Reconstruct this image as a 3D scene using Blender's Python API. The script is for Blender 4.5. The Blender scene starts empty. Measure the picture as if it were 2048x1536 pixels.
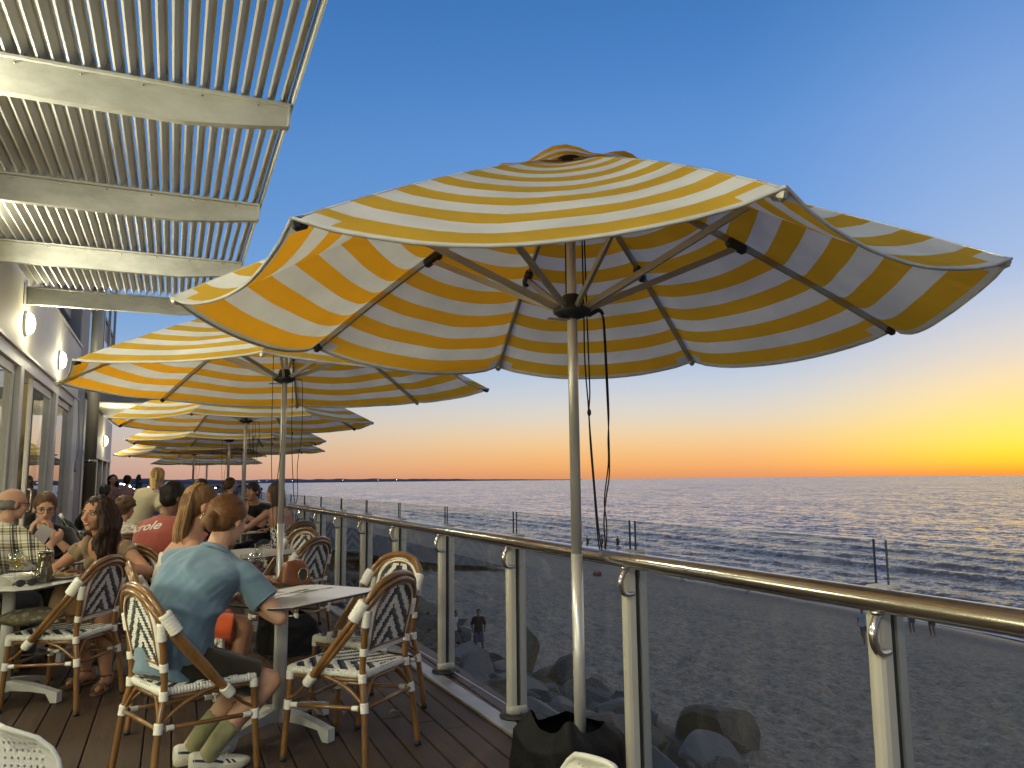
import bpy, math, random
from math import sin, cos, pi, radians as R, sqrt
from mathutils import Vector, Matrix, noise
from mathutils.bvhtree import BVHTree

S = bpy.context.scene
COL = S.collection
V = Vector
rnd = random.Random(7)

# ------------------------------------------------------------------ camera
def make_camera():
    y, p, r = R(23.7), R(7.1), R(.57)
    fwd = V((sin(y)*cos(p), cos(y)*cos(p), sin(p)))
    right = V((cos(y), -sin(y), 0)); up = right.cross(fwd)
    r2 = cos(r)*right - sin(r)*up; u2 = cos(r)*up + sin(r)*right
    m = Matrix((r2, u2, -fwd)).transposed().to_4x4(); m.translation = (0, 0, 1.36)
    c = bpy.data.cameras.new('camera'); o = bpy.data.objects.new('camera', c); COL.objects.link(o)
    o.matrix_world = m; c.sensor_width = 36; c.lens = 36*1538/2048; c.clip_start = .02; c.clip_end = 60000
    S.camera = o
make_camera()

# ------------------------------------------------------------------ sky: dusk gradient by height and by bearing from the afterglow
SUN_AZ = 63.0          # bearing of the afterglow, clockwise from +Y
def s2l(c):
    return tuple(((x/255)/12.92 if x/255 <= .04045 else ((x/255+.055)/1.055)**2.4) for x in c)
def make_world():
    w = bpy.data.worlds.new('World'); S.world = w; w.use_nodes = True
    nt = w.node_tree; N = nt.nodes; L = nt.links
    bg = N['Background']; bg.inputs[1].default_value = 1.0
    tc = N.new('ShaderNodeTexCoord')
    sep = N.new('ShaderNodeSeparateXYZ'); L.new(tc.outputs['Generated'], sep.inputs[0])
    def math_(op, a, b=None, clamp=False):
        n = N.new('ShaderNodeMath'); n.operation = op; n.use_clamp = clamp
        for i, v in enumerate((a, b)):
            if v is None: continue
            if isinstance(v, (int, float)): n.inputs[i].default_value = v
            else: L.new(v, n.inputs[i])
        return n.outputs[0]
    elev = math_('DIVIDE', math_('ARCSINE', sep.outputs[2]), pi/2)
    elev = math_('MAXIMUM', elev, 0.0)
    t = math_('POWER', elev, .5)                     # spreads the horizon bands
    hx = math_('MULTIPLY', sep.outputs[0], sin(R(SUN_AZ))); hy = math_('MULTIPLY', sep.outputs[1], cos(R(SUN_AZ)))
    hl = math_('SQRT', math_('MAXIMUM', math_('ADD', math_('MULTIPLY', sep.outputs[0], sep.outputs[0]), math_('MULTIPLY', sep.outputs[1], sep.outputs[1])), 1e-6))
    cosd = math_('DIVIDE', math_('ADD', hx, hy), hl)
    ang = math_('ARCCOSINE', math_('MINIMUM', math_('MAXIMUM', cosd, -1.0), 1.0))   # 0..pi from the glow
    def ramp(stops):
        n = N.new('ShaderNodeValToRGB'); cr = n.color_ramp; cr.interpolation = 'B_SPLINE'
        for i, (e, c) in enumerate(stops):
            pos = sqrt(max(e*(LOW if e < 20 else 1), 0)/90)
            el = cr.elements[i] if i < 2 else cr.elements.new(pos)
            el.position = pos; el.color = (*s2l(c), 1)
        L.new(t, n.inputs[0]); return n.outputs[0]
    LOW = .74
    HI = [(48, (50, 96, 158)), (90, (48, 82, 134))]
    sun = ramp([(0, (222, 132, 56)), (.35, (238, 152, 48)), (1.0, (255, 200, 46)), (1.8, (255, 220, 40)), (3, (255, 232, 76)), (5, (255, 226, 112)), (7.5, (255, 222, 152)),
                (10, (232, 214, 188)), (13.5, (204, 206, 212)), (18, (164, 187, 222)), (24, (120, 160, 218)), (33, (76, 128, 192))] + HI)
    mid = ramp([(0, (206, 144, 108)), (.5, (224, 154, 104)), (1.2, (236, 168, 106)), (2.6, (238, 186, 126)), (4.2, (236, 202, 154)), (6, (222, 208, 188)), (8.5, (202, 205, 211)),
                (12, (168, 189, 220)), (17, (126, 166, 221)), (24, (90, 142, 208)), (33, (58, 116, 182))] + HI)
    far = ramp([(0, (188, 150, 142)), (1, (196, 160, 150)), (2.5, (200, 174, 163)), (4.5, (197, 185, 180)), (7, (184, 188, 198)), (10, (158, 182, 212)), (15, (120, 162, 212)),
                (22, (84, 138, 200)), (33, (56, 112, 176))] + HI)
    anti = ramp([(0, (128, 118, 134)), (3, (146, 130, 144)), (8, (150, 150, 172)), (16, (116, 140, 182)), (30, (76, 116, 174))] + HI)
    def smooth(a, b):
        n = N.new('ShaderNodeMapRange'); n.interpolation_type = 'SMOOTHSTEP'
        L.new(ang, n.inputs[0]); n.inputs[1].default_value = R(a); n.inputs[2].default_value = R(b); return n.outputs[0]
    def mix(f, a, b):
        n = N.new('ShaderNodeMix'); n.data_type = 'RGBA'; L.new(f, n.inputs[0]); L.new(a, n.inputs[6]); L.new(b, n.inputs[7]); return n.outputs[2]
    c = mix(smooth(2, 24), sun, mid); c = mix(smooth(32, 74), c, far); c = mix(smooth(70, 150), c, anti)
    sky = N.new('ShaderNodeTexSky'); sky.sky_type = 'NISHITA'; sky.sun_disc = False
    sky.sun_elevation = R(.4); sky.sun_rotation = R(SUN_AZ); sky.ozone_density = 3; sky.dust_density = .3
    sc = N.new('ShaderNodeMix'); sc.data_type = 'RGBA'; sc.blend_type = 'ADD'; sc.inputs[0].default_value = .05
    L.new(c, sc.inputs[6]); L.new(sky.outputs[0], sc.inputs[7])
    L.new(sc.outputs[2], bg.inputs[0])
make_world()

# afterglow of the sun that has just gone down: weak, wide and low
sl = bpy.data.lights.new('sun', 'SUN'); sl.energy = .75; sl.angle = R(110); sl.color = (1, .70, .40)
so = bpy.data.objects.new('sun', sl); COL.objects.link(so)
so.rotation_euler = V((-sin(R(SUN_AZ)), -cos(R(SUN_AZ)), -.15)).to_track_quat('-Z', 'Y').to_euler()

S.view_settings.view_transform = 'Standard'; S.view_settings.look = 'None'
S.view_settings.gamma = 1; S.view_settings.use_curve_mapping = False; S.view_settings.exposure = 0
S.render.engine = 'CYCLES'
S.cycles.use_denoising = True
S.cycles.max_bounces = 8; S.cycles.transparent_max_bounces = 24; S.cycles.sample_clamp_indirect = 4
S.cycles.caustics_reflective = False; S.cycles.caustics_refractive = False

# ------------------------------------------------------------------ materials
def mat(name, col, rough=.6, metal=0., spec=.5, bump=None, vary=None, vscale=8., coord='Object', stretch=(1, 1, 1), sheen=0., coat=0.):
    m = bpy.data.materials.new(name); m.use_nodes = True
    nt = m.node_tree; N = nt.nodes; L = nt.links; b = N['Principled BSDF']
    b.inputs['Base Color'].default_value = (*col, 1); b.inputs['Roughness'].default_value = rough
    b.inputs['Metallic'].default_value = metal; b.inputs['Specular IOR Level'].default_value = spec
    if sheen: b.inputs['Sheen Weight'].default_value = sheen
    if coat: b.inputs['Coat Weight'].default_value = coat
    if bump or vary:
        tc = N.new('ShaderNodeTexCoord'); mp = N.new('ShaderNodeMapping'); mp.inputs[3].default_value = stretch
        L.new(tc.outputs[coord], mp.inputs[0])
    if vary:
        n = N.new('ShaderNodeTexNoise'); n.inputs['Scale'].default_value = vscale; n.inputs['Detail'].default_value = 5; n.inputs['Roughness'].default_value = .65
        L.new(mp.outputs[0], n.inputs[0])
        cr = N.new('ShaderNodeValToRGB'); cr.color_ramp.elements[0].position = .3; cr.color_ramp.elements[1].position = .72
        cr.color_ramp.elements[0].color = (*vary, 1); cr.color_ramp.elements[1].color = (*col, 1)
        L.new(n.outputs[0], cr.inputs[0]); L.new(cr.outputs[0], b.inputs['Base Color'])
    if bump:
        n2 = N.new('ShaderNodeTexNoise'); n2.inputs['Scale'].default_value = bump[0]; n2.inputs['Detail'].default_value = 4
        L.new(mp.outputs[0], n2.inputs[0])
        bp = N.new('ShaderNodeBump'); bp.inputs['Strength'].default_value = bump[1]; bp.inputs['Distance'].default_value = bump[2] if len(bump) > 2 else .01
        L.new(n2.outputs[0], bp.inputs['Height']); L.new(bp.outputs[0], b.inputs['Normal'])
    return m

def fabric(name, col, trans=.35, vary=None, through=None):
    m = bpy.data.materials.new(name); m.use_nodes = True
    nt = m.node_tree; N = nt.nodes; L = nt.links; N.remove(N['Principled BSDF']); out = N['Material Output']
    d = N.new('ShaderNodeBsdfDiffuse'); t = N.new('ShaderNodeBsdfTranslucent'); mx = N.new('ShaderNodeMixShader')
    mx.inputs[0].default_value = trans
    tc = N.new('ShaderNodeTexCoord'); n = N.new('ShaderNodeTexNoise'); n.inputs['Scale'].default_value = 3.2; n.inputs['Detail'].default_value = 8
    L.new(tc.outputs['Object'], n.inputs[0])
    cr = N.new('ShaderNodeValToRGB'); cr.color_ramp.elements[0].position = .3; cr.color_ramp.elements[1].position = .7
    cr.color_ramp.elements[0].color = (*(vary or tuple(x*.78 for x in col)), 1); cr.color_ramp.elements[1].color = (*col, 1)
    L.new(n.outputs[0], cr.inputs[0])
    L.new(cr.outputs[0], d.inputs[0])
    if through: t.inputs[0].default_value = (*through, 1)
    else: L.new(cr.outputs[0], t.inputs[0])
    n2 = N.new('ShaderNodeTexNoise'); n2.inputs['Scale'].default_value = 5; n2.inputs['Detail'].default_value = 3; n2.inputs['Distortion'].default_value = .8
    L.new(tc.outputs['Object'], n2.inputs[0])
    w = N.new('ShaderNodeTexNoise'); w.inputs['Scale'].default_value = 260; L.new(tc.outputs['Object'], w.inputs[0])
    ad = N.new('ShaderNodeMath'); ad.operation = 'MULTIPLY_ADD'; L.new(w.outputs[0], ad.inputs[0]); ad.inputs[1].default_value = .05; L.new(n2.outputs[0], ad.inputs[2])
    bp = N.new('ShaderNodeBump'); bp.inputs['Strength'].default_value = .45; bp.inputs['Distance'].default_value = .035
    L.new(ad.outputs[0], bp.inputs['Height']); L.new(bp.outputs[0], d.inputs['Normal'])
    L.new(d.outputs[0], mx.inputs[1]); L.new(t.outputs[0], mx.inputs[2]); L.new(mx.outputs[0], out.inputs[0])
    return m

def emit(name, col, strength):
    m = bpy.data.materials.new(name); m.use_nodes = True
    b = m.node_tree.nodes['Principled BSDF']
    b.inputs['Base Color'].default_value = (.8, .8, .8, 1)
    b.inputs['Emission Color'].default_value = (*col, 1); b.inputs['Emission Strength'].default_value = strength
    return m

def glass(name, tint=(.86, .9, .9), refl=1.0, smear_glint=.0):
    """Thin pane: fresnel mirror over a clear tinted sheet, with faint salt smears and painted reflection streaks."""
    m = bpy.data.materials.new(name); m.use_nodes = True
    nt = m.node_tree; N = nt.nodes; L = nt.links; N.remove(N['Principled BSDF']); out = N['Material Output']
    t = N.new('ShaderNodeBsdfTransparent'); t.inputs[0].default_value = (*tint, 1)
    g = N.new('ShaderNodeBsdfGlossy'); g.inputs['Roughness'].default_value = .015
    f = N.new('ShaderNodeFresnel'); f.inputs[0].default_value = 1.52
    mu = N.new('ShaderNodeMath'); mu.operation = 'MULTIPLY'; mu.inputs[1].default_value = refl; mu.use_clamp = True
    L.new(f.outputs[0], mu.inputs[0])
    gm = N.new('ShaderNodeNewGeometry'); bf = N.new('ShaderNodeMath'); bf.operation = 'SUBTRACT'; bf.inputs[0].default_value = 1; L.new(gm.outputs['Backfacing'], bf.inputs[1])
    m3 = N.new('ShaderNodeMath'); m3.operation = 'MULTIPLY'; L.new(mu.outputs[0], m3.inputs[0]); L.new(bf.outputs[0], m3.inputs[1]); mu = m3
    mx = N.new('ShaderNodeMixShader'); L.new(mu.outputs[0], mx.inputs[0]); L.new(t.outputs[0], mx.inputs[1]); L.new(g.outputs[0], mx.inputs[2])
    last = mx.outputs[0]
    if smear_glint:
        d = N.new('ShaderNodeBsdfDiffuse'); d.inputs[0].default_value = (.75, .75, .72, 1)  # diffuse film for salt smears, with reflection streaks put into its colour
        tc = N.new('ShaderNodeTexCoord'); mp = N.new('ShaderNodeMapping'); mp.inputs[3].default_value = (1, 3.2, .35)
        n = N.new('ShaderNodeTexNoise'); n.inputs['Scale'].default_value = 2.6; n.inputs['Detail'].default_value = 6; n.inputs['Roughness'].default_value = .7
        L.new(tc.outputs['Object'], mp.inputs[0]); L.new(mp.outputs[0], n.inputs[0])
        mr = N.new('ShaderNodeMapRange'); mr.inputs[1].default_value = .5; mr.inputs[2].default_value = .85; mr.inputs[3].default_value = smear_glint*.2; mr.inputs[4].default_value = smear_glint
        L.new(n.outputs[0], mr.inputs[0])
        m2 = N.new('ShaderNodeMixShader'); L.new(mr.outputs[0], m2.inputs[0]); L.new(last, m2.inputs[1]); L.new(d.outputs[0], m2.inputs[2]); last = m2.outputs[0]
    L.new(last, out.inputs[0])
    return m

def pattern_mat(name, kind, rough=.8):
    m = bpy.data.materials.new(name); m.use_nodes = True
    nt = m.node_tree; N = nt.nodes; L = nt.links; b = N['Principled BSDF']; b.inputs['Roughness'].default_value = rough
    tc = N.new('ShaderNodeTexCoord')
    def ramp(src, stops, interp='CONSTANT'):
        cr = N.new('ShaderNodeValToRGB'); cr.color_ramp.interpolation = interp
        for i, (p, c) in enumerate(stops):
            e = cr.color_ramp.elements[i] if i < 2 else cr.color_ramp.elements.new(p)
            e.position = p; e.color = (*c, 1)
        L.new(src, cr.inputs[0]); return cr.outputs[0]
    def mul(a, c, mode='MULTIPLY'):
        n = N.new('ShaderNodeMix'); n.data_type = 'RGBA'; n.blend_type = mode; n.inputs[0].default_value = 1
        L.new(a, n.inputs[6]); L.new(c, n.inputs[7]); return n.outputs[2]
    if kind == 'plaid':
        sep = N.new('ShaderNodeSeparateXYZ'); L.new(tc.outputs['Object'], sep.inputs[0])
        def bands(src, per):
            a = N.new('ShaderNodeMath'); a.operation = 'MULTIPLY'; a.inputs[1].default_value = 1/per; L.new(src, a.inputs[0])
            f = N.new('ShaderNodeMath'); f.operation = 'FRACT'; L.new(a.outputs[0], f.inputs[0])
            w = (.62, .60, .52); k = (.07, .07, .08); g = (.34, .32, .28)
            return ramp(f.outputs[0], [(0, w), (.34, k), (.40, w), (.46, k), (.60, g), (.72, k), (.78, w), (.90, g)])
        d = N.new('ShaderNodeVectorMath'); d.operation = 'DOT_PRODUCT'; d.inputs[1].default_value = (.8, .6, .15); L.new(tc.outputs['Object'], d.inputs[0])
        e = N.new('ShaderNodeVectorMath'); e.operation = 'DOT_PRODUCT'; e.inputs[1].default_value = (-.1, .15, 1); L.new(tc.outputs['Object'], e.inputs[0])
        c = mul(bands(d.outputs['Value'], .105), bands(e.outputs['Value'], .12), 'OVERLAY')
        L.new(c, b.inputs['Base Color'])
    elif kind == 'floral':
        v = N.new('ShaderNodeTexNoise'); v.inputs['Scale'].default_value = 26; v.inputs['Detail'].default_value = 2; v.inputs['Distortion'].default_value = 1.4; L.new(tc.outputs['Object'], v.inputs[0])
        L.new(ramp(v.outputs[0], [(0, (.62, .55, .42)), (.54, (.30, .25, .17)), (.60, (.05, .05, .045)), (.66, (.6, .54, .42))]), b.inputs['Base Color'])
    elif kind == 'zebra':
        v = N.new('ShaderNodeTexWave'); v.inputs['Scale'].default_value = 16; v.inputs['Distortion'].default_value = 9; v.inputs['Detail Scale'].default_value = 1.2; L.new(tc.outputs['Object'], v.inputs[0])
        L.new(ramp(v.outputs[0], [(0, (.025, .025, .03)), (.6, (.6, .58, .54))]), b.inputs['Base Color'])
    elif kind == 'snake':
        v = N.new('ShaderNodeTexVoronoi'); v.inputs['Scale'].default_value = 24; L.new(tc.outputs['Object'], v.inputs[0])
        L.new(ramp(v.outputs[0], [(0, (.10, .085, .05)), (.25, (.42, .38, .28)), (.5, (.2, .17, .1))], 'LINEAR'), b.inputs['Base Color'])
    return m

# ------------------------------------------------------------------ mesh builder
class MB:
    def __init__(s): s.v = []; s.f = []; s.m = []; s.flat = set()
    def add(s, vs, fs, m=0, flat=False):
        o = len(s.v); s.v += [tuple(x) for x in vs]
        for f in fs:
            if flat: s.flat.add(len(s.f))
            s.f.append(tuple(i+o for i in f)); s.m.append(m)
    def box(s, c, d, rot=None, m=0, bev=0):
        c = V(c); hx, hy, hz = d[0]/2, d[1]/2, d[2]/2
        if bev:
            bev = min(bev, hx*.9, hy*.9, hz*.9); vs = []
            # chamfered box: 24 vertices
            for sx in (-1, 1):
                for sy in (-1, 1):
                    for sz in (-1, 1):
                        vs += [V((sx*(hx-bev), sy*(hy-bev), sz*hz)), V((sx*(hx-bev), sy*hy, sz*(hz-bev))), V((sx*hx, sy*(hy-bev), sz*(hz-bev)))]
            idx = lambda sx, sy, sz, k: ((sx > 0)*4+(sy > 0)*2+(sz > 0))*3+k
            fs = []
            for sz in (-1, 1): fs.append([idx(-1, -1, sz, 0), idx(1, -1, sz, 0), idx(1, 1, sz, 0), idx(-1, 1, sz, 0)][::sz])
            for sy in (-1, 1): fs.append([idx(-1, sy, -1, 1), idx(1, sy, -1, 1), idx(1, sy, 1, 1), idx(-1, sy, 1, 1)][::-sy])
            for sx in (-1, 1): fs.append([idx(sx, -1, -1, 2), idx(sx, 1, -1, 2), idx(sx, 1, 1, 2), idx(sx, -1, 1, 2)][::sx])
            for sx in (-1, 1):
                for sy in (-1, 1): fs.append([idx(sx, sy, -1, 2), idx(sx, sy, -1, 1), idx(sx, sy, 1, 1), idx(sx, sy, 1, 2)][::sx*sy])
                for sz in (-1, 1): fs.append([idx(sx, -1, sz, 0), idx(sx, -1, sz, 2), idx(sx, 1, sz, 2), idx(sx, 1, sz, 0)][::sx*sz])
            for sy in (-1, 1):
                for sz in (-1, 1): fs.append([idx(-1, sy, sz, 1), idx(-1, sy, sz, 0), idx(1, sy, sz, 0), idx(1, sy, sz, 1)][::sy*sz])
            for sx in (-1, 1):
                for sy in (-1, 1):
                    for sz in (-1, 1): fs.append([idx(sx, sy, sz, 0), idx(sx, sy, sz, 1), idx(sx, sy, sz, 2)][::-sx*sy*sz])
        else:
            vs = [V((x, y, z)) for x in (-hx, hx) for y in (-hy, hy) for z in (-hz, hz)]
            fs = [(0, 1, 3, 2), (4, 6, 7, 5), (0, 4, 5, 1), (2, 3, 7, 6), (0, 2, 6, 4), (1, 5, 7, 3)]
        if rot is not None: vs = [rot @ v for v in vs]
        s.add([v+c for v in vs], fs, m, True)
    def tube(s, pts, r, seg=8, m=0, caps=True, closed=False, sx=1., sy=1., up=None, flat=False):
        pts = [V(p) for p in pts]; n = len(pts)
        rs = list(r) if isinstance(r, (list, tuple)) else [r]*n
        if len(rs) != n:
            q = rs; rs = []
            for i in range(n):
                u = i/(n-1)*(len(q)-1); k = min(int(u), len(q)-2); rs.append(q[k]+(q[k+1]-q[k])*(u-k))
        tang = []
        for i in range(n):
            if closed: t = pts[(i+1) % n]-pts[i-1]
            else: t = pts[min(i+1, n-1)]-pts[max(i-1, 0)]
            tang.append(t.normalized() if t.length > 1e-9 else V((0, 0, 1)))
        a = V(up) if up is not None else (V((0, 0, 1)) if abs(tang[0].z) < .9 else V((1, 0, 0)))
        vs = []
        for i in range(n):
            t = tang[i]; a = (a - t*a.dot(t))
            if a.length < 1e-6: a = t.orthogonal()
            a.normalize(); b = t.cross(a)
            for k in range(seg):
                th = 2*pi*(k+.5)/seg
                vs.append(pts[i] + (a*cos(th)*sx + b*sin(th)*sy)*rs[i])
        fs = []
        for i in range(n if closed else n-1):
            j = (i+1) % n
            for k in range(seg):
                l = (k+1) % seg; fs.append((i*seg+k, i*seg+l, j*seg+l, j*seg+k))
        if caps and not closed:
            fs.append(tuple(reversed(range(seg)))); fs.append(tuple(range((n-1)*seg, n*seg)))
        s.add(vs, fs, m, flat)
    def bar(s, p, q, w, h, m=0, up=None):
        """Rectangular bar w (side) x h (up)."""
        p, q = V(p), V(q); t = (q-p).normalized(); a = V(up) if up is not None else (V((0, 0, 1)) if abs(t.z) < .95 else V((1, 0, 0)))
        a = (a-t*a.dot(t)).normalized(); b = t.cross(a)
        vs = [e+b*(x*w/2)+a*(y*h/2) for e in (p, q) for x, y in ((-1, -1), (1, -1), (1, 1), (-1, 1))]
        s.add(vs, [(3, 2, 1, 0), (4, 5, 6, 7), (0, 1, 5, 4), (1, 2, 6, 5), (2, 3, 7, 6), (3, 0, 4, 7)], m, True)
    def lathe(s, prof, seg=20, c=(0, 0, 0), m=0, rot=None, flat=False):
        vs = []
        for r, z in prof:
            for k in range(seg):
                a = 2*pi*k/seg; vs.append(V((r*cos(a), r*sin(a), z)))
        if rot is not None: vs = [rot @ v for v in vs]
        c = V(c); vs = [v+c for v in vs]; fs = []
        for i in range(len(prof)-1):
            for k in range(seg):
                l = (k+1) % seg; fs.append((i*seg+k, i*seg+l, (i+1)*seg+l, (i+1)*seg+k))
        if prof[0][0] > 1e-5: fs.append(tuple(reversed(range(seg))))
        if prof[-1][0] > 1e-5: fs.append(tuple(range((len(prof)-1)*seg, len(prof)*seg)))
        s.add(vs, fs, m, flat)
    def ball(s, c, r, seg=10, rings=7, m=0, rot=None):
        if isinstance(r, (int, float)): r = (r, r, r)
        vs = [V((0, 0, -r[2]))]
        for i in range(1, rings):
            p = -pi/2+pi*i/rings
            for k in range(seg):
                a = 2*pi*k/seg; vs.append(V((r[0]*cos(p)*cos(a), r[1]*cos(p)*sin(a), r[2]*sin(p))))
        vs.append(V((0, 0, r[2]))); fs = []
        for k in range(seg): fs.append((0, 1+(k+1) % seg, 1+k))
        for i in range(rings-2):
            for k in range(seg):
                l = (k+1) % seg; a = 1+i*seg; fs.append((a+k, a+l, a+seg+l, a+seg+k))
        a = 1+(rings-2)*seg; top = len(vs)-1
        for k in range(seg): fs.append((a+k, a+(k+1) % seg, top))
        if rot is not None: vs = [rot @ v for v in vs]
        c = V(c); s.add([v+c for v in vs], fs, m)
    def prism(s, poly, z0, z1, m=0):
        n = len(poly)
        vs = [(x, y, z0) for x, y in poly]+[(x, y, z1) for x, y in poly]
        fs = [tuple(reversed(range(n))), tuple(range(n, 2*n))]+[(i, (i+1) % n, n+(i+1) % n, n+i) for i in range(n)]
        s.add(vs, fs, m, True)
    def grid(s, nu, nv, fn, m=0, mf=None, closed_u=False):
        o = len(s.v)
        for i in range(nu+1):
            for j in range(nv+1): s.v.append(tuple(fn(i/nu, j/nv)))
        for i in range(nu):
            for j in range(nv):
                a = o+i*(nv+1)+j; s.f.append((a, a+nv+1, a+nv+2, a+1)); s.m.append(mf(i, j) if mf else m)
    def mesh(s, name, mats):
        me = bpy.data.meshes.new(name); me.from_pydata(s.v, [], s.f); me.update()
        for mt in (mats if isinstance(mats, (list, tuple)) else [mats]): me.materials.append(mt)
        sm = [i not in s.flat for i in range(len(s.f))]
        me.polygons.foreach_set('use_smooth', sm); me.polygons.foreach_set('material_index', s.m)
        return me
    def build(s, name, mats, parent=None):
        o = bpy.data.objects.new(name, s.mesh(name, mats)); COL.objects.link(o)
        if parent is not None: o.parent = parent
        return o

def obj(name, me, parent=None):
    o = bpy.data.objects.new(name, me); COL.objects.link(o)
    if parent is not None: o.parent = parent
    return o
def empty(name, loc=(0, 0, 0), rz=0.):
    o = bpy.data.objects.new(name, None); COL.objects.link(o); o.location = loc; o.rotation_euler = (0, 0, rz); o.empty_display_size = .1
    return o
def tag(o, label=None, cat=None, group=None, kind=None):
    if label: o['label'] = label
    if cat: o['category'] = cat
    if group: o['group'] = group
    if kind: o['kind'] = kind
    return o
def copy_tree(o, parent=None):
    c = o.copy(); COL.objects.link(c)
    if parent is not None: c.parent = parent
    for ch in o.children: copy_tree(ch, c)
    return c
def arc(fn, n): return [V(fn(i/n)) for i in range(n+1)]
def catmull(pts, n=6):
    pts = [V(p) for p in pts]; out = []
    for i in range(len(pts)-1):
        a, b, c, d = pts[max(i-1, 0)], pts[i], pts[i+1], pts[min(i+2, len(pts)-1)]
        for k in range(n):
            t = k/n
            out.append(.5*((2*b)+(c-a)*t+(2*a-5*b+4*c-d)*t*t+(3*b-a-3*c+d)*t**3))
    return out+[pts[-1]]

M = {}
M['alu'] = mat('powder_coated_aluminium', (.56, .53, .45), .45, .15, bump=(60, .06), vary=(.50, .47, .39), vscale=3)
M['post_grey'] = mat('anodised_aluminium', (.50, .50, .47), .35, .5)
M['steel'] = mat('brushed_steel', (.62, .59, .52), .2, 1., vary=(.5, .47, .42), vscale=30, stretch=(20, 1, 20))
M['black_rubber'] = mat('black_rubber', (.012, .012, .012), .6)
M['beam'] = mat('weathered_beam_paint', (.46, .46, .41), .5, .0, bump=(14, .12, .01), vary=(.27, .27, .23), vscale=2.3, stretch=(1, 1, 2))
M['louvre'] = mat('louvre_paint', (.56, .55, .49), .5, 0., vary=(.44, .43, .38), vscale=4, stretch=(1, .2, 1))
M['wall'] = mat('cream_render', (.72, .69, .58), .65, bump=(40, .08, .004), vary=(.62, .59, .50), vscale=1.5)
M['frame'] = mat('door_frame_paint', (.58, .56, .50), .4, .1, vary=(.5, .48, .42), vscale=3)
M['facade'] = mat('grey_facade', (.36, .35, .31), .7, vary=(.28, .27, .24), vscale=1.3)
M['dark_frame'] = mat('dark_window_frame', (.05, .05, .05), .5)
M['glass'] = glass('balustrade_glass', (.93, .94, .92), .75, .05)
M['door_glass'] = glass('door_glass', (.80, .84, .82), 1.6)
M['glass_edge'] = mat('glass_edge', (.03, .05, .045), .15)
M['drink_glass'] = glass('drinking_glass', (.93, .94, .92), 1.6)
M['lamp'] = emit('lamp_diffuser', (1, .88, .62), 9.)
M['dark_plastic'] = mat('dark_plastic', (.02, .02, .022), .45)
M['white_plastic'] = mat('white_plastic', (.78, .76, .70), .4)
M['deck'] = mat('dark_decking', (.062, .034, .018), .62, bump=(24, .35, .006), vary=(.030, .017, .0095), vscale=5, stretch=(9, .7, 9))
M['deck2'] = mat('worn_decking', (.075, .043, .023), .66, bump=(24, .35, .006), vary=(.038, .021, .012), vscale=5, stretch=(9, .7, 9))
M['kerb'] = mat('galvanised_plate', (.34, .35, .38), .45, .4, vary=(.26, .26, .28), vscale=3)
# ------------------------------------------------------------------ ground: sea, sand, far land
SEA = -7.6
def nz(x, y, z=0.): return noise.noise(V((x, y, z)))
def shore_x(y): return 43.0 + 1.1*nz(y*.05, 3.1) + .5*nz(y*.17, 9.2)
def sand_h(x, y):
    sx = shore_x(y); t = (x-12.0)/(sx-12.0)
    if t > 1: return SEA-.02-.06*(x-sx)
    t = max(t, -.4)
    return -5.55 + (SEA+.0+5.55)*(t*.55+.45*t*t if t > 0 else t*.6)
def build_sand():
    xs = [-12, -6, 0, 3, 5]; x = 6.0
    while x < 46: xs.append(x); x += .16 if x < 20 else (.24 if x < 30 else .45)
    xs += [48, 54, 64]
    ys = [-60, -30, -12, -4, 2, 6]; y = 8.0
    while y < 130: ys.append(y); y += .17 if y < 26 else (.3 if y < 45 else (.9 if y < 70 else 3))
    ys += [160, 220, 320, 480]
    m = MB(); nx = len(xs)
    for yy in ys:
        for xx in xs:
            h = sand_h(xx, yy); sx = shore_x(yy)
            dry = max(0., min(1., (sx-5-xx)/8.))
            if xx > 5 and 6 < yy < 140:
                a = nz(xx*1.9, yy*1.9, 2.); b = nz(xx*.7, yy*.7, 5.); c = nz(xx*4.3, yy*4.3, 7.)
                pit = -abs(a)**.7
                h += dry*(.24*pit+.13 + .10*b + .07*c) + .05*nz(xx*.12, yy*.09, 1.)
            m.v.append((xx, yy, h))
    for i in range(len(ys)-1):
        for j in range(nx-1):
            a = i*nx+j; m.f.append((a, a+1, a+nx+1, a+nx)); m.m.append(0)
    sm = mat('sand', (.62, .45, .285), .95, spec=.15, bump=(5, 1., .2), vary=(.30, .215, .135), vscale=3.6)
    b = sm.node_tree.nodes['Principled BSDF']; N = sm.node_tree.nodes; L = sm.node_tree.links
    # wet, darker and glossier close to the water
    geo = N.new('ShaderNodeNewGeometry'); sep = N.new('ShaderNodeSeparateXYZ'); L.new(geo.outputs['Position'], sep.inputs[0])
    mr = N.new('ShaderNodeMapRange'); mr.inputs[1].default_value = SEA+.02; mr.inputs[2].default_value = SEA+.30; mr.inputs[3].default_value = .16; mr.inputs[4].default_value = .9
    L.new(sep.outputs[2], mr.inputs[0]); L.new(mr.outputs[0], b.inputs['Roughness'])
    old = b.inputs['Base Color'].links[0].from_socket
    mx = N.new('ShaderNodeMix'); mx.data_type = 'RGBA'; mx.inputs[6].default_value = (.22, .18, .14, 1)
    mr2 = N.new('ShaderNodeMapRange'); mr2.inputs[1].default_value = SEA+.02; mr2.inputs[2].default_value = SEA+.5; L.new(sep.outputs[2], mr2.inputs[0])
    L.new(mr2.outputs[0], mx.inputs[0]); L.new(old, mx.inputs[7]); L.new(mx.outputs[2], b.inputs['Base Color'])
    tag(m.build('beach_sand', sm), kind='structure')
build_sand()

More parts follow.
